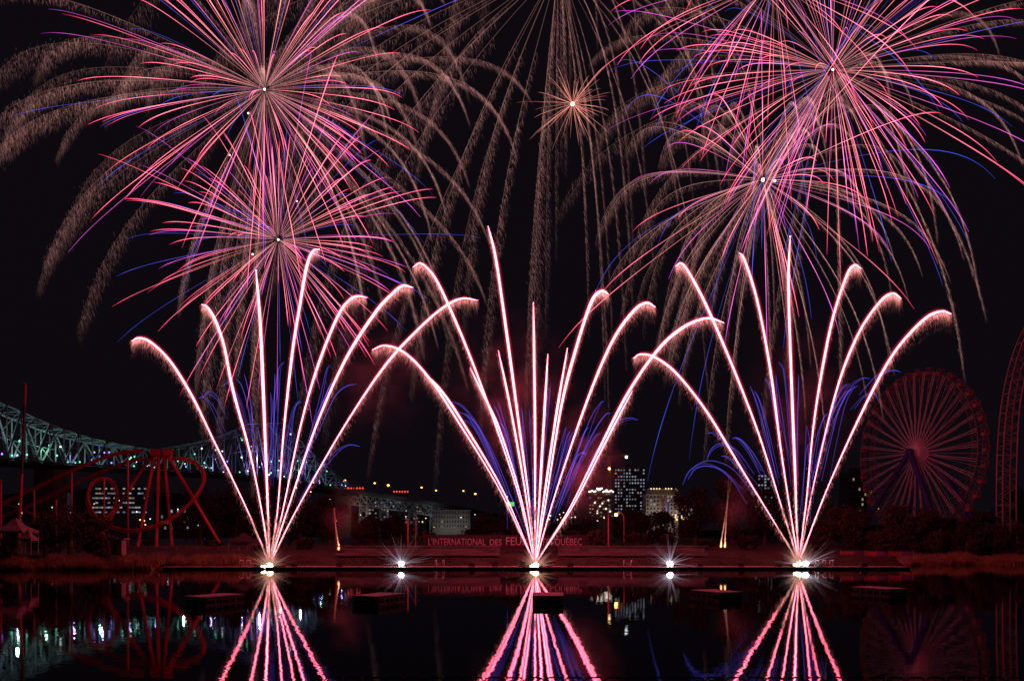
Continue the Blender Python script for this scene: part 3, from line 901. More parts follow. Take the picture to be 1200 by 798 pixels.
# ------------------------------------------------------------------ city
def building(px0, px1, top, Y, label, facade="tower", cols=8, rows=8, lit=0.5, kinds=("win_cool",), name="apartment_block", wf=0.55, hf=0.5, seed=0, bottom=None, depth=16, roofbox=True, cap=100):
    rng = np.random.default_rng(300 + seed)
    x0, x1 = (px0 - 600) / F * Y, (px1 - 600) / F * Y; z1 = EYE - (top - HOR) / F * Y
    z0 = 3.0
    t = thing(name, ((x0 + x1) / 2, Y, z0), label, "building")
    wl_ = MB().box(((x0 + x1) / 2, Y + depth / 2, (z0 + z1) / 2), (x1 - x0, depth, z1 - z0)).build("wall", M[facade], t)
    MB().box(((x0 + x1) / 2, Y + depth / 2, z1 + 0.3), (x1 - x0 + 0.6, depth + 0.6, 0.6)).build("roof", M[facade], t)
    if roofbox:
        MB().box(((x0 + x1) / 2 + 1, Y + depth / 2, z1 + 1.8), ((x1 - x0) * .35, depth * .4, 2.4)).build("roof_plant_room", M[facade], t)
    zb = z0 if bottom is None else EYE - (bottom - HOR) / F * Y
    cw, ch = (x1 - x0) / cols, (z1 - zb) / rows
    slabs = MB()
    for j in range(rows):
        slabs.box(((x0 + x1) / 2, Y - 0.25, zb + ch * j + 0.12 * ch), (x1 - x0, 0.5, 0.14 * ch))
    slabs.build("floor_band", M[facade], t)
    pane = {k: MB().box((0, 0, 0), (cw * wf, 0.12, ch * hf)).mesh("window", M[k]) for k in kinds}
    dark = MB(); n = 0
    cells = [(i, j) for j in range(rows) for i in range(cols)]
    rng.shuffle(cells)
    for i, j in cells:
        cx, cz = x0 + cw * (i + .5), zb + ch * (j + .55)
        if rng.random() < lit and n < cap:
            put(pane[kinds[int(rng.integers(len(kinds)))]], "window", t, (cx, Y - 0.07, cz)); n += 1
        else:
            dark.box((cx, Y - 0.02, cz), (cw * wf, 0.08, ch * hf))
    if dark.v:
        o = dark.build("dark_window", M["glass"], t); o["kind"] = "stuff"
    return t


tw = building(720, 756, 549, 600, "tallest residential tower with a grid of cool lit windows", "tower", 11, 15, 0.62, ("win_cool", "win_dim", "win_dim", "win_cool"), seed=1, bottom=606, wf=.5, hf=.42)
for k in range(5):
    q = P(731 + k * 2.1, 546 - 1.2 * (k % 2), 600); MB().bar((q.x, 604, 50), (q.x, 604, q.z), 0.2).build("antenna", M["steel"], tw)
cb = building(690, 719, 577, 580, "unfinished block with bright work lights along its top floor", "brick", 9, 7, 0.40, ("win_dim", "win_warm"), seed=2, bottom=607, roofbox=False, wf=.6, hf=.3)
for k in range(16):
    q = P(690.5 + k * 1.85, 576 - 2.6 * (k in (5, 6, 7, 8)) - (k % 3) * 0.6, 579)
    MB().ball(q, 0.6 + 0.3 * (k in (6, 7, 11)), 6, 4).build("work_light", M["win_hot"], cb)
for k, (px, py) in enumerate(((697, 589), (703, 593), (706, 589.5), (710, 596), (715, 599), (700, 601), (713, 586))):
    MB().ball(P(px, py, 579), 0.55, 6, 4).build("work_light", M["win_hot"], cb)
rb = building(757, 793, 580, 560, "pale apartment building with blue and orange strips and a rounded lit corner", "pale", 9, 6, 0.10, ("win_warm", "win_cool"), seed=3, bottom=607, wf=.42, hf=.5)
q0, q1 = P(760, 572, 562), P(796, 580, 562)
MB().box(((q0.x + q1.x) / 2, 569, (q0.z + q1.z) / 2), (q1.x - q0.x, 12, q0.z - q1.z)).build("penthouse", M["pale"], rb)
MB().tube([((793 - 600) * .56, 566, 4), ((793 - 600) * .56, 566, P(0, 573, 560).z)], 2.4, 14).build("round_corner", M["pale"], rb)
for k in range(9):
    MB().ball(((793.5 + 3.6 * math.sin(k * .35) - 600) * .559, 563 + 0.2 * k, P(0, 572.5 + k * 1.9, 560).z), 0.42, 6, 4).build("balcony_lamp", M["win_warm"], rb)
for k in range(7):
    MB().ball(P(763 + k * 3.3 + (k > 3) * 4, 572.5, 561), 0.5, 6, 4).build("roof_lamp", M["bulb_warm"], rb)
M["strip_blue"] = mat("blue panel", (0.05, 0.09, 0.40), 0.6); M["strip_orange"] = mat("orange panel", (0.45, 0.16, 0.03), 0.6)
for px, m, a, e in ((774, "strip_orange", 581, 598), (777, "strip_blue", 585, 606), (780, "strip_orange", 581, 594), (783, "strip_blue", 588, 606)):
    u, v = P(px, a, 559.7), P(px, e, 559.7)
    MB().box((u.x, 559.6, (u.z + v.z) / 2), (1.2, 0.4, u.z - v.z)).build("facade_strip", M[m], rb)
for px, py, en in ((772, 606, 2200), (788, 604, 1500)):
    L = bpy.data.lights.new("facade floodlight", 'POINT'); L.color = (1, .82, .7); L.energy = en; L.shadow_soft_size = .5
    o = bpy.data.objects.new("floodlight_lamp", L); COL.objects.link(o); o.location = P(px, py, 549); attach(o, rb)
building(884, 906, 556, 650, "narrow high-rise with lit corner windows behind the comet fan by the ferris wheel", "tower", 6, 14, 0.42, ("win_cool", "win_warm", "win_dim"), seed=4, bottom=606)
building(108, 172, 570, 800, "long office block with bright rows of windows seen through the coaster loop", "brick", 18, 6, 0.62, ("win_warm", "win_cool", "win_dim"), seed=5, bottom=603, wf=.85, hf=.3)
wb_ = building(507, 551, 598, 800, "pale floodlit old building with dark window rows below the viaduct", "pale", 14, 4, 0.02, ("win_warm",), seed=6, bottom=619, wf=.35, hf=.5, roofbox=False)
for px in (516, 530, 544):
    L = bpy.data.lights.new("facade floodlight", 'POINT'); L.color = (.95, 1, .85); L.energy = 520; L.shadow_soft_size = .5
    o = bpy.data.objects.new("floodlight_lamp", L); COL.objects.link(o); o.location = P(px, 617, 786); attach(o, wb_)
building(428, 470, 587, 1000, "dark block with scattered lit windows under the viaduct's first trestles", "brick", 12, 6, 0.3, ("win_warm", "win_cool", "win_dim"), seed=7, bottom=612)
building(474, 500, 592, 1010, "small dark block with few lit windows beside the pale floodlit building", "tower", 8, 5, 0.3, ("win_warm", "win_dim"), seed=8, bottom=614)
building(44, 68, 577, 560, "pale windowless looking warehouse under the bridge beside its pier", "pale", 5, 3, 0.15, ("win_dim",), seed=9, bottom=600)
building(188, 222, 596, 640, "low block with a few cool lit windows between the coaster legs", "tower", 9, 4, 0.35, ("win_cool", "win_dim"), seed=10, bottom=622)
building(995, 1016, 553, 520, "dark block with few lit windows just before the ferris wheel", "tower", 6, 8, 0.22, ("win_cool", "win_warm"), seed=11, bottom=600)
building(795, 812, 590, 540, "low dark block with lit windows beside the tall full tree", "brick", 6, 4, 0.5, ("win_warm", "win_cool"), seed=12, bottom=610)

cr_ = thing("tower_crane", P(714, 600, 590), "tower crane with white and yellow lamps beside the lit tower", "crane")
u, v = P(714, 612, 590), P(714, 537, 590)
b = MB()
for sx in (-.8, .8):
    for sy in (-.8, .8): b.bar((u.x + sx, 590 + sy, u.z), (u.x + sx, 590 + sy, v.z), 0.14)
for k in range(22):
    z0, z1 = u.z + (v.z - u.z) * k / 22, u.z + (v.z - u.z) * (k + 1) / 22
    b.bar((u.x - .8, 589.2, z0), (u.x + .8, 589.2, z1), 0.1, 3); b.bar((u.x - .8, 590.8, z1), (u.x + .8, 590.8, z0), 0.1, 3)
b.build("mast", M["strip_orange"], cr_)
b = MB()
j0, j1 = P(702, 536, 590), P(737, 534, 590)
b.bar(j0, j1, 0.2); b.bar(j0 + Vector((0, 0, 1.3)), j1 + Vector((0, 0, .6)), 0.15)
for k in range(20): b.bar(j0.lerp(j1, k / 20), j0.lerp(j1, (k + .5) / 20) + Vector((0, 0, 1.2)), 0.1, 3)
b.build("jib", M["strip_orange"], cr_)
MB().box(j0 + Vector((1, 0, -1)), (2.4, 1.6, 2)).build("counterweight", M["concrete"], cr_)
MB().ball(P(734, 535.5, 589), 0.95, 8, 6).build("white_lamp", M["bulb_white"], cr_)
MB().ball(P(714, 549, 588), 0.85, 8, 6).build("yellow_lamp", glow("yellow work lamp", (1, .7, .3), 6), cr_)

street_lamp(722, 603, 650, 205, "bright orange street lamp above the bank wall in front of the tower", "bulb_big", 0.42, 1.9, m="pole", pr=0.14)
for px, top, base, Y, lab in ((713, 604, 655, 172, "tall thin red lit pole beside the bright orange lamp"), (478, 609, 655, 172, "tall thin red pole at the start of the white lettering"), (487, 607, 640, 200, "thinner red pole behind the one at the sign's start"),
                              (395, 596, 652, 178, "pale slanting pole above the single ground flame")):
    t = thing("flag_pole", P(px, base, Y), lab, "pole")
    MB().tube([P(px, base, Y), P(px - (3 if px == 395 else 0), top, Y)], 0.13, 6).build("shaft", M["pole"], t)
    MB().ball(P(px - (3 if px == 395 else 0), top, Y), 0.22, 6, 4).build("finial", M["pole"], t)

# far small lamps scattered through the city
rng = np.random.default_rng(55)
LM = {k: MB().ball((0, 0, 0), 0.36, 6, 4).mesh("bulb", M[k]) for k in ("bulb_warm", "bulb_orange", "bulb_white")}
polem = MB().bar((0, 0.6, -7), (0, 0.6, 0.3), 0.12).mesh("pole", M["steel"])
zones = [(768, 808, 602, 609, 22, .8), (640, 716, 598, 611, 14, .6), (415, 560, 598, 618, 18, .5), (150, 262, 595, 622, 10, .0), (330, 400, 565, 612, 7, .2), (985, 1035, 552, 603, 4, .1), (806, 835, 585, 612, 6, .5), (20, 140, 585, 606, 8, .4)]
for zi, (a, e, y0, y1, n, warm) in enumerate(zones):
    where = ["at the foot of the building with blue and orange strips", "between the comet fan and the unfinished block", "under and behind the viaduct", "behind the coaster legs", "in the dark behind the stone bridge pier", "beside the ferris wheel's blue legs", "beside the tall full tree", "under the lit bridge behind the shore shrubs"][zi]
    for _ in range(n):
        px, py = a + (e - a) * rng.random(), y0 + (y1 - y0) * rng.random()
        Y = 420 + 200 * rng.random() if zi != 2 else 780 + 150 * rng.random()
        k = "bulb_warm" if rng.random() < warm else ("bulb_white" if rng.random() < .6 else "bulb_orange")
        q = P(px, py, Y)
        t = thing("distant_lamp", q, "tiny %s street light %s" % ({"bulb_warm": "warm", "bulb_white": "white", "bulb_orange": "orange"}[k], where), "street light", "tiny %s lights %s" % ({"bulb_warm": "warm", "bulb_white": "white", "bulb_orange": "orange"}[k], where))
        put(LM[k], "bulb", t, q); put(polem, "pole", t, q)

# ------------------------------------------------------------------ floats, near railing
def float_box(px, py, bw, right, label):
    Y = EYE * F / (py - HOR); x = (px - 600) / F * Y
    t = thing("floating_platform", (x, Y, 0), label, "floating platform", "square floats on the lake")
    L, D, H = 2.6, 4.3, 0.74
    rz = math.radians(right)
    body = MB()
    body.box((0, 0, H / 2 - 0.08), (L, D, H))
    o = body.build("hull", M["floatside"]); o.location = (x, Y + 1.4, 0); o.rotation_euler = (0, 0, rz); attach(o, t)
    o = MB().box((0, 0, H), (L + .12, D + .12, 0.12)).build("deck", M["float"]); o.location = (x, Y + 1.4, 0); o.rotation_euler = (0, 0, rz); attach(o, t)
    fr = MB()
    for s in (-1, 1):
        for z in (0.08, 0.56):
            fr.box((0, s * (D / 2 + .03), z), (L + .1, 0.06, 0.09)); fr.box((s * (L / 2 + .03), 0, z), (0.06, D + .1, 0.09))
        for u in (-1.15, -.4, .4, 1.15):
            fr.box((u, s * (D / 2 + .035), 0.32), (0.12, 0.05, 0.44)); fr.box((s * (L / 2 + .035), u, 0.32), (0.05, 0.12, 0.44))
    o = fr.build("frame", M["float"]); o.location = (x, Y + 1.4, 0); o.rotation_euler = (0, 0, rz); attach(o, t)
    for u, w_ in ((-.7, .5), (.1, .4), (.8, .35)):
        o = MB().box((u, -D / 2 - 0.012, .33), (w_, 0.02, .24)).build("opening", M["black"]); o.location = (x, Y + 1.4, 0); o.rotation_euler = (0, 0, rz); attach(o, t)


float_box(245, 709, 45, -28, "square float with slatted sides in front of the comet fan by the bridge")
float_box(441, 708, 38, -24, "square float with slatted sides below the white flare nearest the bridge")
float_box(643, 707.5, 32, -3, "square float set straight in the middle fan's reflection")
float_box(843, 703, 43, 26, "square float below the bank wall's end, before the comet fan by the wheel")
float_box(1037, 698.5, 52, 30, "square float with slatted sides nearest the ferris wheel's reflection")

gr = thing("hoop_railing", (10, 20, 2.0), "black hoop topped railing along the near bank at the bottom edge", "railing")
for i in range(46):
    x = -4.4 + i * 0.47; z = 2.0; zt = EYE - (793.5 - HOR) / F * 20
    MB().tube([(x, 20, z), (x, 20, zt - 0.07), (x + 0.05, 20, zt - 0.015), (x + 0.11, 20, zt), (x + 0.33, 20, zt), (x + 0.39, 20, zt - 0.015), (x + 0.44, 20, zt - 0.07), (x + 0.44, 20, z)], 0.022, 6).build("hoop", M["black"], gr)
MB().bar((-4.4, 20.05, 2.25), (17.2, 20.05, 2.25), 0.025).build("lower_rail", M["black"], gr)

# ------------------------------------------------------------------ comet fans
FANS = [
    ("fan of crimson comets rising from the dock in front of the lit bridge", (316, 661), [
        [(290, 598), (250, 515), (225, 464), (200, 424), (178, 402), (163, 396), (154, 400)],
        [(308, 606), (293, 531), (273, 457), (263, 407), (253, 377), (243, 360), (236, 357)],
        [(314, 600), (309, 470), (305, 380), (300, 317)],
        [(325, 600), (333, 500), (343, 410), (351, 360), (359, 314), (366, 295), (374, 292)],
        [(331, 600), (352, 500), (372, 430), (395, 372), (408, 353), (419, 347), (430, 349)],
        [(336, 600), (370, 500), (405, 421), (440, 366), (460, 344), (472, 335), (484, 337)],
        [(346, 600), (400, 505), (450, 430), (490, 386), (520, 360), (541, 350), (560, 352)]], []),
    ("fan of crimson comets rising from the dock in front of the white lettering", (627, 661), [
        [(585, 573), (535, 491), (503, 443), (475, 414), (452, 405), (436, 410)],
        [(608, 581), (580, 496), (553, 423), (528, 363), (510, 326), (494, 309), (484, 313)],
        [(620, 586), (610, 511), (593, 385), (581, 303), (572, 265)],
        [(627, 586), (627, 511), (626, 420), (625, 355)],
        [(640, 586), (658, 475), (676, 405), (693, 354), (705, 341), (713, 345)],
        [(650, 581), (686, 475), (716, 403), (741, 366), (757, 355), (768, 360)],
        [(665, 600), (700, 530), (735, 462), (770, 411), (800, 384), (828, 373), (848, 378)]],
        [[(588, 572), (540, 491), (515, 455), (497, 438)], [(610, 581), (585, 502), (566, 462), (551, 431)], [(617, 586), (606, 520), (595, 462), (584, 411)], [(632, 586), (637, 500), (642, 415)], [(638, 580), (652, 485), (665, 408)], [(670, 595), (704, 529), (724, 490), (741, 458)]]),
    ("fan of crimson comets rising from the dock next to the ferris wheel", (936, 659), [
        [(910, 616), (870, 551), (830, 485), (795, 440), (770, 420), (752, 415), (742, 420)],
        [(915, 591), (890, 511), (860, 433), (830, 363), (810, 324), (799, 309), (792, 312)],
        [(928, 611), (915, 526), (903, 435), (888, 355), (873, 306), (866, 296)],
        [(933, 600), (932, 561), (928, 460), (924, 335), (926, 277)],
        [(945, 586), (955, 486), (973, 385), (991, 326), (1001, 311), (1009, 315)],
        [(955, 561), (981, 455), (1006, 391), (1031, 354), (1046, 344), (1056, 350)],
        [(970, 571), (1011, 481), (1046, 416), (1081, 376), (1102, 365), (1115, 368)]], []),
]
G = np.array((0, 0, -1.0))


def comet(parent, base, pts, Yt, short, rng):
    Y0 = 151.0
    pts = [base] + pts; n = len(pts)
    P3 = [tuple(P(a, e, Y0 + (Yt - Y0) * (i / (n - 1)))) for i, (a, e) in enumerate(pts)]
    c = catmull(P3, 56)
    s = np.linspace(0, 1, 56)
    wv = 0.66 + 0.42 * rng.random()
    rad = wv * (1 + .12 * np.sin(np.linspace(0, 19, 56) + 6 * rng.random())) * np.interp(s, [0, 0.12, 0.25, 0.42, 0.75, 0.93, 1.0], [0.035, 0.05, 0.085, 0.16, 0.175, 0.10, 0.025]) * (0.75 if short else 1.0)
    o = MB().tube(c, rad, 6).build("comet_trail", M["comet"], parent)
    L = np.linalg.norm(np.diff(c, axis=0), axis=1).sum()
    b = MB()
    # shed sparks hanging under the trail
    n1 = int(L * 34)
    u = 0.10 + 0.90 * rng.random(n1) ** 0.8
    p = np.stack([np.interp(u, s, c[:, k]) for k in range(3)], 1)
    tn = np.stack([np.interp(u, s, np.gradient(c[:, k])) for k in range(3)], 1); tn /= np.linalg.norm(tn, axis=1, keepdims=True)
    fall = rng.exponential(0.9, (n1, 1)) * np.interp(u, [0, .3, 1], [.45, .85, 1.15])[:, None]
    back = -tn * (0.2 * rng.random((n1, 1)))
    side = rng.normal(size=(n1, 3)) * 0.16
    st = p + side + G * np.minimum(fall, 3.2) * 0.9 + back
    d = (G * 0.9 + tn * np.interp(u, [0, 1], [0.5, 0.25])[:, None] * 0.6 + rng.normal(size=(n1, 3)) * 0.12) * (0.45 + 0.6 * rng.random((n1, 1)))
    br_ = np.exp(-np.minimum(fall, 3.2) / 1.1) * np.interp(u, [0, .2, .8, 1], [.5, 1, .9, .5])[:, None]
    col = br_ * np.array((0.75, 0.22, 0.20)) * (0.4 + 0.9 * rng.random((n1, 1)))
    b.sparks(st, d, 0.022 + 0.022 * rng.random(n1), col)
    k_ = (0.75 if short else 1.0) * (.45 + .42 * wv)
    MB().tube(c, np.interp(s, [0, .12, .25, .42, .8, 1], [.05, .09, .20, .42, .44, .10]) * k_, 10).build("inner_glow", M["halo_in"], o)
    MB().tube(c, np.interp(s, [0, .12, .25, .42, .8, 1], [.10, .22, .5, .82, .85, .25]) * k_, 10).build("outer_glow", M["halo_out"], o)
    b.build("spark_fringe", M["spark"], o)


def arc_col(s, key):
    """colour of a burning star along its flight"""
    ks = [k[0] for k in key]
    return np.stack([np.interp(s, ks, [k[1][i] for k in key]) for i in range(3)], 1)


BLUES = [
    [(238, 466), (243, 459), (252, 462), (263, 480)], [(232, 467), (240, 466), (252, 478), (268, 510)], [(262, 452), (268, 450), (276, 462), (284, 500)], [(266, 458), (273, 458), (280, 472), (290, 515)],
    [(286, 438), (290, 452), (296, 480), (302, 530)], [(277, 444), (284, 455), (292, 486), (300, 540)], [(322, 438), (322, 455), (321, 490), (319, 560)], [(317, 460), (318, 480), (318, 520), (318, 570)], [(326, 430), (327, 460), (325, 500), (321, 570)],
    [(333, 424), (329, 432), (327, 460), (324, 520)], [(354, 470), (346, 476), (340, 500), (332, 560)], [(352, 468), (344, 482), (338, 510), (330, 570)], [(386, 428), (382, 436), (374, 470), (356, 540)], [(392, 448), (386, 452), (376, 482), (352, 560)], [(390, 452), (382, 462), (366, 500), (346, 570)],
    [(418, 450), (404, 454), (390, 470), (368, 520)], [(422, 523), (408, 522), (392, 534), (372, 562)], [(386, 542), (376, 548), (366, 562), (350, 590)]]
BLUES2 = [
    [(530, 470), (545, 480), (565, 510), (590, 570)], [(536, 482), (550, 490), (568, 520), (592, 575)], [(541, 492), (554, 500), (574, 535), (596, 590)], [(545, 484), (560, 500), (580, 540), (602, 600)], [(578, 474), (586, 490), (598, 530), (612, 600)], [(584, 494), (592, 505), (602, 545), (616, 610)],
    [(583, 470), (589, 488), (600, 530), (614, 600)], [(611, 476), (614, 500), (618, 540), (624, 610)], [(620, 478), (621, 500), (623, 540), (626, 620)], [(624, 549), (625, 560), (626, 590), (627, 630)], [(645, 448), (643, 480), (638, 530), (631, 610)], [(652, 478), (649, 500), (643, 545), (633, 610)], [(664, 500), (660, 510), (650, 550), (636, 615)], [(669, 504), (664, 514), (653, 555), (638, 610)],
    [(671, 506), (667, 518), (656, 560), (640, 612)], [(708, 470), (702, 474), (688, 500), (656, 590)], [(716, 484), (708, 488), (690, 518), (658, 590)], [(704, 508), (698, 512), (682, 540), (654, 600)], [(748, 492), (736, 492), (716, 504), (684, 555)], [(688, 533), (680, 531), (670, 545), (650, 595)], [(593, 575), (598, 580), (606, 600), (616, 625)], [(690, 500), (684, 508), (672, 540), (648, 605)]]
BLUES3 = [
    [(800, 568), (808, 552), (824, 541), (842, 541), (862, 552), (884, 580)], [(806, 562), (816, 549), (832, 546), (850, 552), (872, 572)], [(828, 508), (836, 508), (850, 518), (872, 545)], [(828, 540), (834, 528), (846, 522), (862, 528), (882, 556)], [(858, 514), (864, 513), (876, 524), (894, 552)], [(862, 513), (870, 516), (884, 532), (900, 560)], [(845, 534), (852, 536), (866, 548), (886, 575)],
    [(884, 458), (890, 470), (898, 500), (910, 560)], [(879, 452), (888, 478), (898, 520), (912, 580)], [(896, 444), (902, 455), (908, 490), (920, 560)], [(912, 424), (918, 434), (922, 465), (928, 540)], [(909, 438), (912, 460), (918, 500), (926, 570)], [(936, 440), (935, 460), (933, 500), (932, 560)], [(945, 498), (944, 510), (942, 540), (938, 600)], [(947, 520), (945, 530), (943, 560), (939, 610)],
    [(998, 456), (990, 462), (976, 490), (956, 560)], [(1006, 452), (996, 458), (980, 484), (958, 560)], [(1020, 444), (1010, 444), (994, 458), (972, 500)], [(1056, 436), (1045, 434), (1028, 440), (1008, 462)], [(1030, 470), (1025, 462), (1015, 463), (1000, 480)], [(972, 485), (965, 490), (956, 515), (946, 570)], [(995, 450), (986, 458), (974, 485), (954, 560)]]
rng = np.random.default_rng(3)
for fi, (lab, base, arcs, shorts) in enumerate(FANS):
    fan = thing("firework_comet_fan", P(base[0], base[1] + 1, 151), lab, "firework", "comet fans along the dock")
    for i, a in enumerate(arcs):
        comet(fan, base, a, 151 + rng.normal() * 5, False, rng)
    for a in shorts:
        comet(fan, base, a, 151 + rng.normal() * 3, True, rng)
    for a in (BLUES, BLUES2, BLUES3)[fi]:
        yy = 151 + rng.normal() * 4
        c = catmull([tuple(P(u, v, yy)) for u, v in a], 22); s = np.linspace(0, 1, 22)
        col = arc_col(s, [(0, (.03, .03, .25)), (.15, (.07, .06, .62)), (.7, (.11, .07, .62)), (1, (.06, .03, .28))])
        for rpt in range(2):
            cc = c + np.outer(s ** 1.5, rng.normal(size=3) * (.9 * rpt, 1, .9 * rpt)) + (np.outer(s, (c[-1] - c[0]) * -.12 * rng.random()) if rpt else 0)
            MB().tube(cc, np.interp(s, [0, .2, 1], [.03, .042, .038]), 4, col * (.5 + .6 * rng.random())).build("blue_star_trail", M["spark"], fan)
    bp = P(base[0], base[1] + 1.5, 151)
    rack = MB()
    for k in range(7):
        q = Vector((bp.x - 0.9 + 0.3 * k, 151.2, 0.42)); dd = Vector((math.sin((k - 3) * 0.2), 0, math.cos((k - 3) * 0.2)))
        rack.tube([q, q + dd * 0.75], 0.11, 7)
    rack.box((bp.x, 151.2, 0.52), (2.6, 0.5, 0.18))
    rack.build("mortar_rack", M["black"], fan)
    fl = MB()
    fl.ball((bp.x + .1, 151, bp.z + .15), 0.50, 10, 7, (1.2, .8, .9), .25)
    fl.ball((bp.x - .9 if fi == 0 else bp.x - .45, 151, bp.z - .18), 0.34, 8, 6, (1.8, .8, .8), .3)
    fl.build("mortar_flash", M["flash"], fan)
    n = 260; dirs = rng.normal(size=(n, 3)); dirs[:, 2] = np.abs(dirs[:, 2]) * 1.3; dirs[:, 0] *= 1.1; dirs /= np.linalg.norm(dirs, axis=1, keepdims=True)
    b = MB(); st = np.array((bp.x, 151, bp.z)) + dirs * .5
    b.sparks(st, dirs * (1.0 + 3.2 * rng.random((n, 1)) ** 2), 0.02 + 0.02 * rng.random(n), np.array((.75, .36, .26)) * (.3 + .8 * rng.random((n, 1))))
    # hot narrow jets at the muzzles
    for a in arcs:
        p0 = np.array(P(*base, 151)); p1 = np.array(P(*a[0], 151)); k = 90
        u = rng.random((k, 1)) ** 1.2 * 0.85
        b.sparks(p0 + (p1 - p0) * u + rng.normal(size=(k, 3)) * 0.08, (p1 - p0) / np.linalg.norm(p1 - p0) * (.8 + 1.2 * rng.random((k, 1))), .03 + .03 * rng.random(k), np.array((1.0, .42, .34)) * (.4 + .7 * rng.random((k, 1))))
    b.build("muzzle_sparks", M["trail"], fan)

for px in (302, 331, 345, 398, 553, 580, 612, 644, 668, 820, 868, 912, 960, 1012):
    q = P(px, 662, 152)
    t = thing("mortar_box", (q.x, 152, .42), "small dark firework mortar box standing on the dock", "mortar box", "mortar boxes along the dock")
    MB().box((q.x, 152, .68), (1.1, .7, .5)).build("crate", M["floatside"], t)
    for k in range(3):
        MB().tube([(q.x - .32 + .32 * k, 152, .9), (q.x - .32 + .32 * k, 152, 1.15)], .09, 7).build("mortar_tube", M["black"], t)

# white strobe flares on the dock
for px, lab in ((470, "white strobe flare burning on the dock between the bridge fan and middle fan"), (785, "white strobe flare burning on the dock below the bank wall's end"), (944, "white strobe flare burning beside the foot of the fan by the wheel")):
    q = P(px, 661, 150.6)
    t = thing("strobe_flare", (q.x, 150.6, .42), lab, "flare", "white flares on the dock")
    MB().tube([(q.x, 150.6, .42), (q.x, 150.6, .75)], .16, 8).build("pot", M["black"], t)
    MB().ball((q.x, 150.6, .98), .46, 10, 7, (1.1, .9, .85), .25).build("fire", M["strobe"], t)
    n = 120; dirs = rng.normal(size=(n, 3)); dirs[:, 2] = np.abs(dirs[:, 2]) - .1; dirs /= np.linalg.norm(dirs, axis=1, keepdims=True)
    ln = 1.0 + 5.2 * rng.random((n, 1)) ** 2
    MB().sparks(np.array((q.x, 150.6, 1.0)) + dirs * .35, dirs * ln, 0.018 + 0.014 * rng.random(n), np.array((.50, .42, .54)) * (.3 + .7 * rng.random((n, 1)))).build("sparks", M["spark"], t)  # mostly the lens starburst rays around the flare, shaped as thrown sparks

# ground flames on the bank
for px, py, Y, lab, two in ((398, 643, 166, "single orange ground flame on the bank under the stone pier", 0), (846, 640, 164, "twin orange ground flames throwing sparks in front of the tallest dark tree", 1)):
    q = P(px, py, Y); t = thing("ground_flame", q, lab, "flame")
    MB().box((q.x, Y, q.z - .4), (1.6, .8, .4)).build("fire_box", M["black"], t)
    for k in range(1 + two):
        xx = q.x + (k - .25) * .75
        f = MB().tube([(xx, Y, q.z - .3), (xx, Y, q.z + .1), (xx + .06, Y, q.z + .7), (xx + .12, Y, q.z + 1.0)], [.14, .20, .12, .02], 7).build("flame", M["flame"], t)
        tip = P(848 + 9 * (1 - k) + 6 * k, 560, Y) if two else P(391, 596, Y)
        c = catmull([(xx, Y, q.z + .6), tuple(Vector((xx, Y, q.z)).lerp(tip, .5)), tuple(tip)], 24); s = np.linspace(0, 1, 24)
        bb = MB(); m_ = 420
        u = rng.random(m_) ** 1.5
        pp = np.stack([np.interp(u, s, c[:, j]) for j in range(3)], 1) + rng.normal(size=(m_, 3)) * .05
        bb.sparks(pp, np.tile(np.array(tip) - np.array((xx, Y, q.z)), (m_, 1)) / 14 * (.3 + rng.random((m_, 1))), .03 + .02 * rng.random(m_), np.array((.34, .12, .08)) * (np.exp(-u * 3.0) * (.3 + .7 * rng.random(m_)))[:, None])
        bb.build("spark_plume", M["spark"], t)


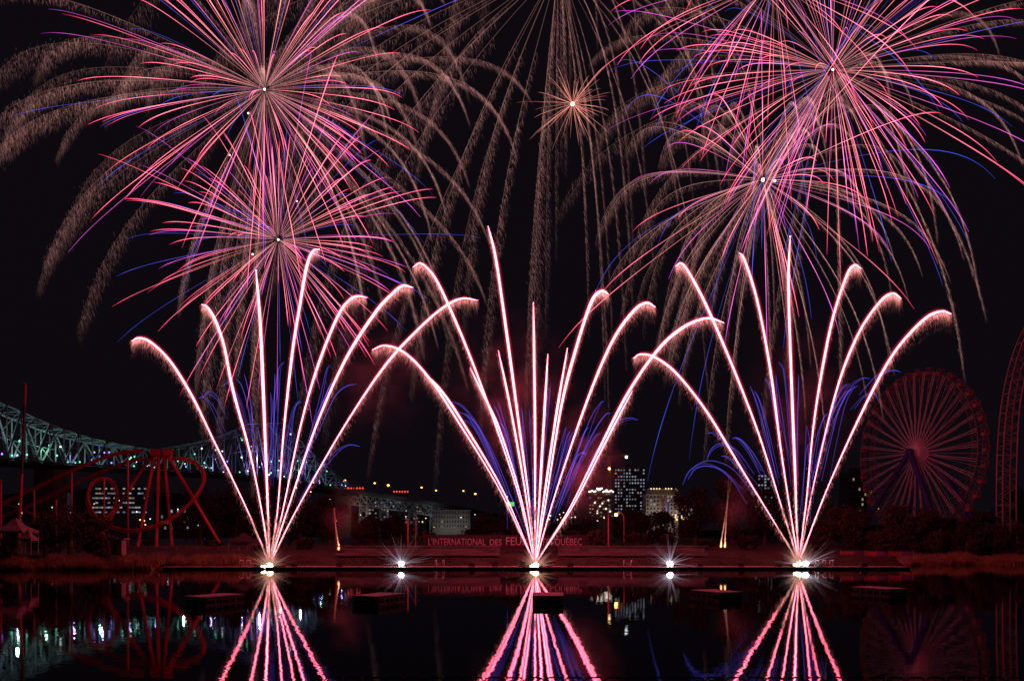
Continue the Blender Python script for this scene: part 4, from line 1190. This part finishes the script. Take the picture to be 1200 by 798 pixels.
# ------------------------------------------------------------------ aerial shell bursts
def burst(label, px, py, Y, sets, name="firework_burst", flash=0.55, seed=0, flash_m=None, extra=()):
    rng = np.random.default_rng(500 + seed)
    c0 = np.array(P(px, py, Y)); k = Y / F
    t = thing(name, c0, label, "firework", "aerial firework bursts")
    for fx, fy, fr in ((px, py, flash),) + tuple(extra):
        if fr > 0:
            MB().ball(P(fx, fy, Y), fr, 8, 6, (1, 1, 1), .15).build("burst_core", flash_m or M["core"], t)
    for st in sets:
        n = st["n"]; ga = math.pi * (3 - math.sqrt(5)); rot = rng.random() * 6.28
        for i in range(n):
            # evenly spread directions with jitter
            z = 1 - 2 * (i + .5) / n; ph = ga * i + rot
            d = np.array((math.sqrt(1 - z * z) * math.cos(ph), math.sqrt(1 - z * z) * math.sin(ph), z)) + rng.normal(size=3) * .22
            if "dirs" in st: d = st["dirs"](rng, d)
            d /= np.linalg.norm(d)
            R = st["R"] * k * (1 + st.get("rv", .1) * rng.normal()); Gd = st["G"] * k * (1 + .12 * rng.normal())
            kk = st.get("drag", 2.2)
            s = np.linspace(st.get("t0", .02), st.get("t1", 1.0) * (1 - .15 * rng.random()), st.get("seg", 20))
            pos = c0 + d * R * ((1 - np.exp(-kk * s)) / (1 - math.exp(-kk)))[:, None] + np.array((0, 0, -1)) * (Gd * s ** 2)[:, None]
            pos[:, 0] += st.get("wind", 0) * k * s ** 2
            s01 = (s - s[0]) / (s[-1] - s[0])
            b = MB()
            if st["kind"] == "star":
                br_ = (.45 + .9 * rng.random()) * (1 + .25 * np.sin(np.linspace(0, 9 + 6 * rng.random(), len(s)) + 6 * rng.random()))[:, None]
                b.tube(pos, np.interp(s01, [0, .25, .8, 1], [.25, .8, 1.0, .45]) * st["w"] * k * (.8 + .4 * rng.random()), 4, arc_col(s01, st["col"]) * br_)
                b.build(st["name"], M["spark"], t)
            else:
                br_ = st.get("br", 1) * (.55 + .7 * rng.random())
                base_c = np.array(st["c"])
                fz = (0.75 + .6 * rng.random()) * (0.5 if d[0] > .15 else 1.0)
                b.tube(pos, np.interp(s01, [0, .3, 1], [.3, .5, .3]) * st["w"] * k, 3, np.interp(s01, [0, .3, .55, 1], [1.3, 1.1, .6, .12])[:, None] * base_c * br_ * st.get("line", 1.0))
                m_ = st["m"]
                u = st.get("u0", .12) + (1 - st.get("u0", .12)) * rng.random(m_) ** .75
                pp = np.stack([np.interp(u, s01, pos[:, j]) for j in range(3)], 1)
                tn = np.stack([np.interp(u, s01, np.gradient(pos[:, j])) for j in range(3)], 1); tn /= np.linalg.norm(tn, axis=1, keepdims=True)
                fuzz = st["fuzz"] * fz * k * np.interp(u, [0, .35, .8, 1], [.15, .7, 1, .55])[:, None]
                fall = rng.random((m_, 1)) ** 1.4 * fuzz
                pp = pp + (G + WIND) * fall + rng.normal(size=(m_, 3)) * fuzz * .13
                d2 = (G * .85 + WIND + tn * .30 + rng.normal(size=(m_, 3)) * .10) * (st["len"] * k * (.4 + .9 * rng.random((m_, 1))))
                fade = (1 - .65 * fall / np.maximum(fuzz, 1e-6)) * np.interp(u, [0, .3, .85, 1], [.8, 1, .50, .06])[:, None]
                b.sparks(pp, d2, st["sw"] * k * (.6 + .8 * rng.random(m_)), base_c * br_ * fade * (.15 + 1.7 * rng.random((m_, 1)) ** 1.5))
                b.build(st["name"], M["spark"], t)
    return t


M["core"] = glow("burst core", (1.0, .74, .62), 4.0)
M["core_orange"] = glow("orange burst core", (1.0, .48, .30), 4.0)
PINK = [(0, (.9, .36, .30)), (.2, (1.5, .40, .40)), (.42, (3.4, .56, .86)), (.8, (3.1, .24, .56)), (1, (1.4, .03, .14))]
MAG = [(0, (.4, .12, .16)), (.3, (1.5, .24, .9)), (.75, (1.25, .13, 1.15)), (1, (.5, .04, .45))]
BLU = [(0, (.08, .05, .2)), (.3, (.12, .09, .7)), (.7, (.07, .11, .95)), (1, (.03, .05, .45))]
BRN = (.205, .090, .080)
WIND = np.array((0.38, 0.0, 0.0))


def stars(n, R, G_, w=.255, wb=.23):
    return [dict(kind="star", name="pink_star_trail", n=min(100, int(n * .95)), R=R, G=G_, w=w, col=PINK, rv=.20),
            dict(kind="star", name="magenta_star_trail", n=int(n * .38), R=R * 1.05, G=G_, w=w * .85, col=MAG, rv=.2),
            dict(kind="star", name="blue_star_trail", n=int(n * .32), R=R * 1.15, G=G_ * 1.3, w=wb, col=BLU, rv=.2)]


def willow(n, R, G_, m=420, fuzz=15, w=.8, ln=5.5, sw=.18, br=1.0, drag=2.4, **kw):
    return dict(kind="willow", name="willow_tail", n=n, R=R, G=G_, m=m, fuzz=fuzz, w=w, len=ln, sw=sw, c=BRN, br=br, drag=drag, seg=28, rv=.12, **kw)


def outward(rng, d):
    return np.array((d[0] * 1.3, d[1] * .45, d[2] + .08))


def leftward(rng, d):
    return np.array((-abs(d[0]) * 1.2 - .05, d[1] * .5, d[2] + .12))


def rightward(rng, d):
    return np.array((abs(d[0]) * 1.1 - .12, d[1] * .7, d[2] + .1))


burst("large pink and blue burst with brown willow tails above the lit bridge", 310, 105, 235, stars(105, 184, 17) + [willow(62, 296, 150, m=1500, fuzz=16, dirs=outward, line=.55, t1=.94)], seed=1, flash=.32, extra=((291, 133, .24), (269, 182, .2)))
burst("lower pink and blue burst just above the bridge fan's comets", 326, 281, 232, stars(105, 158, 13), seed=2, flash=.3, extra=((296, 298, .24), (348, 236, .18)))
burst("wide brown willow burst with long falling tails at the top middle", 655, -40, 250, [willow(50, 390, 280, m=1500, fuzz=17, drag=2.2, dirs=leftward, line=.55), willow(34, 230, 330, m=700, fuzz=8, drag=2.2, dirs=rightward, line=.7)], seed=3, flash=0)
burst("small orange starburst among the falling willow tails", 671, 122, 245, [dict(kind="star", name="orange_ray", n=72, R=46, G=4, w=.26, col=[(0, (1.4, .46, .34)), (.4, (.55, .19, .15)), (1, (.15, .06, .05))], rv=.22)], seed=4, flash=.6, flash_m=M["core_orange"])
burst("largest pink, magenta and blue burst with brown tails above the ferris wheel side", 976, 82, 240, stars(108, 206, 27, .29) + [willow(46, 290, 130, m=900, fuzz=11, dirs=outward, line=.6)], seed=5, flash=.32)
burst("lower brown and pink burst above the comet fan by the ferris wheel", 894, 211, 238, [willow(66, 195, 120, m=520, fuzz=8, ln=4.5, br=1.05, w=.8, line=1.5)] + [dict(kind="star", name="pink_star_trail", n=24, R=170, G=26, w=.30, col=PINK, rv=.25), dict(kind="star", name="magenta_star_trail", n=14, R=180, G=40, w=.27, col=MAG, rv=.2), dict(kind="star", name="blue_star_trail", n=16, R=235, G=70, w=.27, col=BLU, rv=.2)], seed=6, flash=.5, extra=((908, 212, .36),))
burst("pink burst half cut off by the top edge over the brown tails", 907, -22, 244, stars(56, 195, 36, .28), seed=7, flash=0)


# thin firework smoke drifting off the mortars
def smoke(label, px, py, w_, h_, dens, Y=156, seed=0):
    q = P(px, py, Y); k = Y / F
    m = bpy.data.materials.new("firework smoke"); m.use_nodes = True
    nt_ = m.node_tree; nt_.nodes.clear()
    o = nt_.nodes.new("ShaderNodeOutputMaterial"); v = nt_.nodes.new("ShaderNodeVolumePrincipled")
    v.inputs["Color"].default_value = (.8, .75, .75, 1); v.inputs["Anisotropy"].default_value = 0.0
    nz = nt_.nodes.new("ShaderNodeTexNoise"); nz.inputs["Scale"].default_value = .22; nz.inputs["Detail"].default_value = 3
    g = nt_.nodes.new("ShaderNodeTexCoord")
    gr_ = nt_.nodes.new("ShaderNodeTexGradient"); gr_.gradient_type = 'QUADRATIC_SPHERE'
    mp = nt_.nodes.new("ShaderNodeMapping"); mp.inputs["Scale"].default_value = (1 / (w_ * k), 1 / (w_ * k * .6), 1 / (h_ * k))
    rr = nt_.nodes.new("ShaderNodeMapRange"); rr.inputs[1].default_value = .42; rr.inputs[2].default_value = .75; rr.inputs[3].default_value = 0; rr.inputs[4].default_value = dens
    mu = nt_.nodes.new("ShaderNodeMath"); mu.operation = 'MULTIPLY'
    nt_.links.new(g.outputs["Object"], nz.inputs["Vector"]); nt_.links.new(g.outputs["Object"], mp.inputs[0]); nt_.links.new(mp.outputs[0], gr_.inputs[0])
    nt_.links.new(nz.outputs["Fac"], rr.inputs[0]); nt_.links.new(rr.outputs[0], mu.inputs[0]); nt_.links.new(gr_.outputs["Fac"], mu.inputs[1])
    nt_.links.new(mu.outputs[0], v.inputs["Density"]); nt_.links.new(v.outputs[0], o.inputs["Volume"])
    ob = MB().ball((0, 0, 0), 1.0, 14, 9, (w_ * k, w_ * k * .6, h_ * k)).build("smoke", m)
    ob.location = q
    return tag(ob, label, "smoke", kind="stuff")


smoke("reddish smoke drifting beside the middle comet fan", 690, 545, 50, 90, .17)
smoke("reddish smoke drifting off the comet fan by the bridge", 405, 600, 38, 45, .20)
smoke("reddish smoke drifting above the twin ground flames", 862, 590, 34, 50, .17)
smoke("faint reddish smoke hanging between the bridge fan and the middle fan", 440, 430, 90, 110, .028)
smoke("faint reddish smoke hanging inside the middle comet fan", 600, 470, 100, 130, .032)
smoke("faint reddish smoke hanging inside the fan next to the ferris wheel", 940, 470, 90, 130, .022)
S.cycles.volume_step_rate = 3.0
S.cycles.volume_max_steps = 64
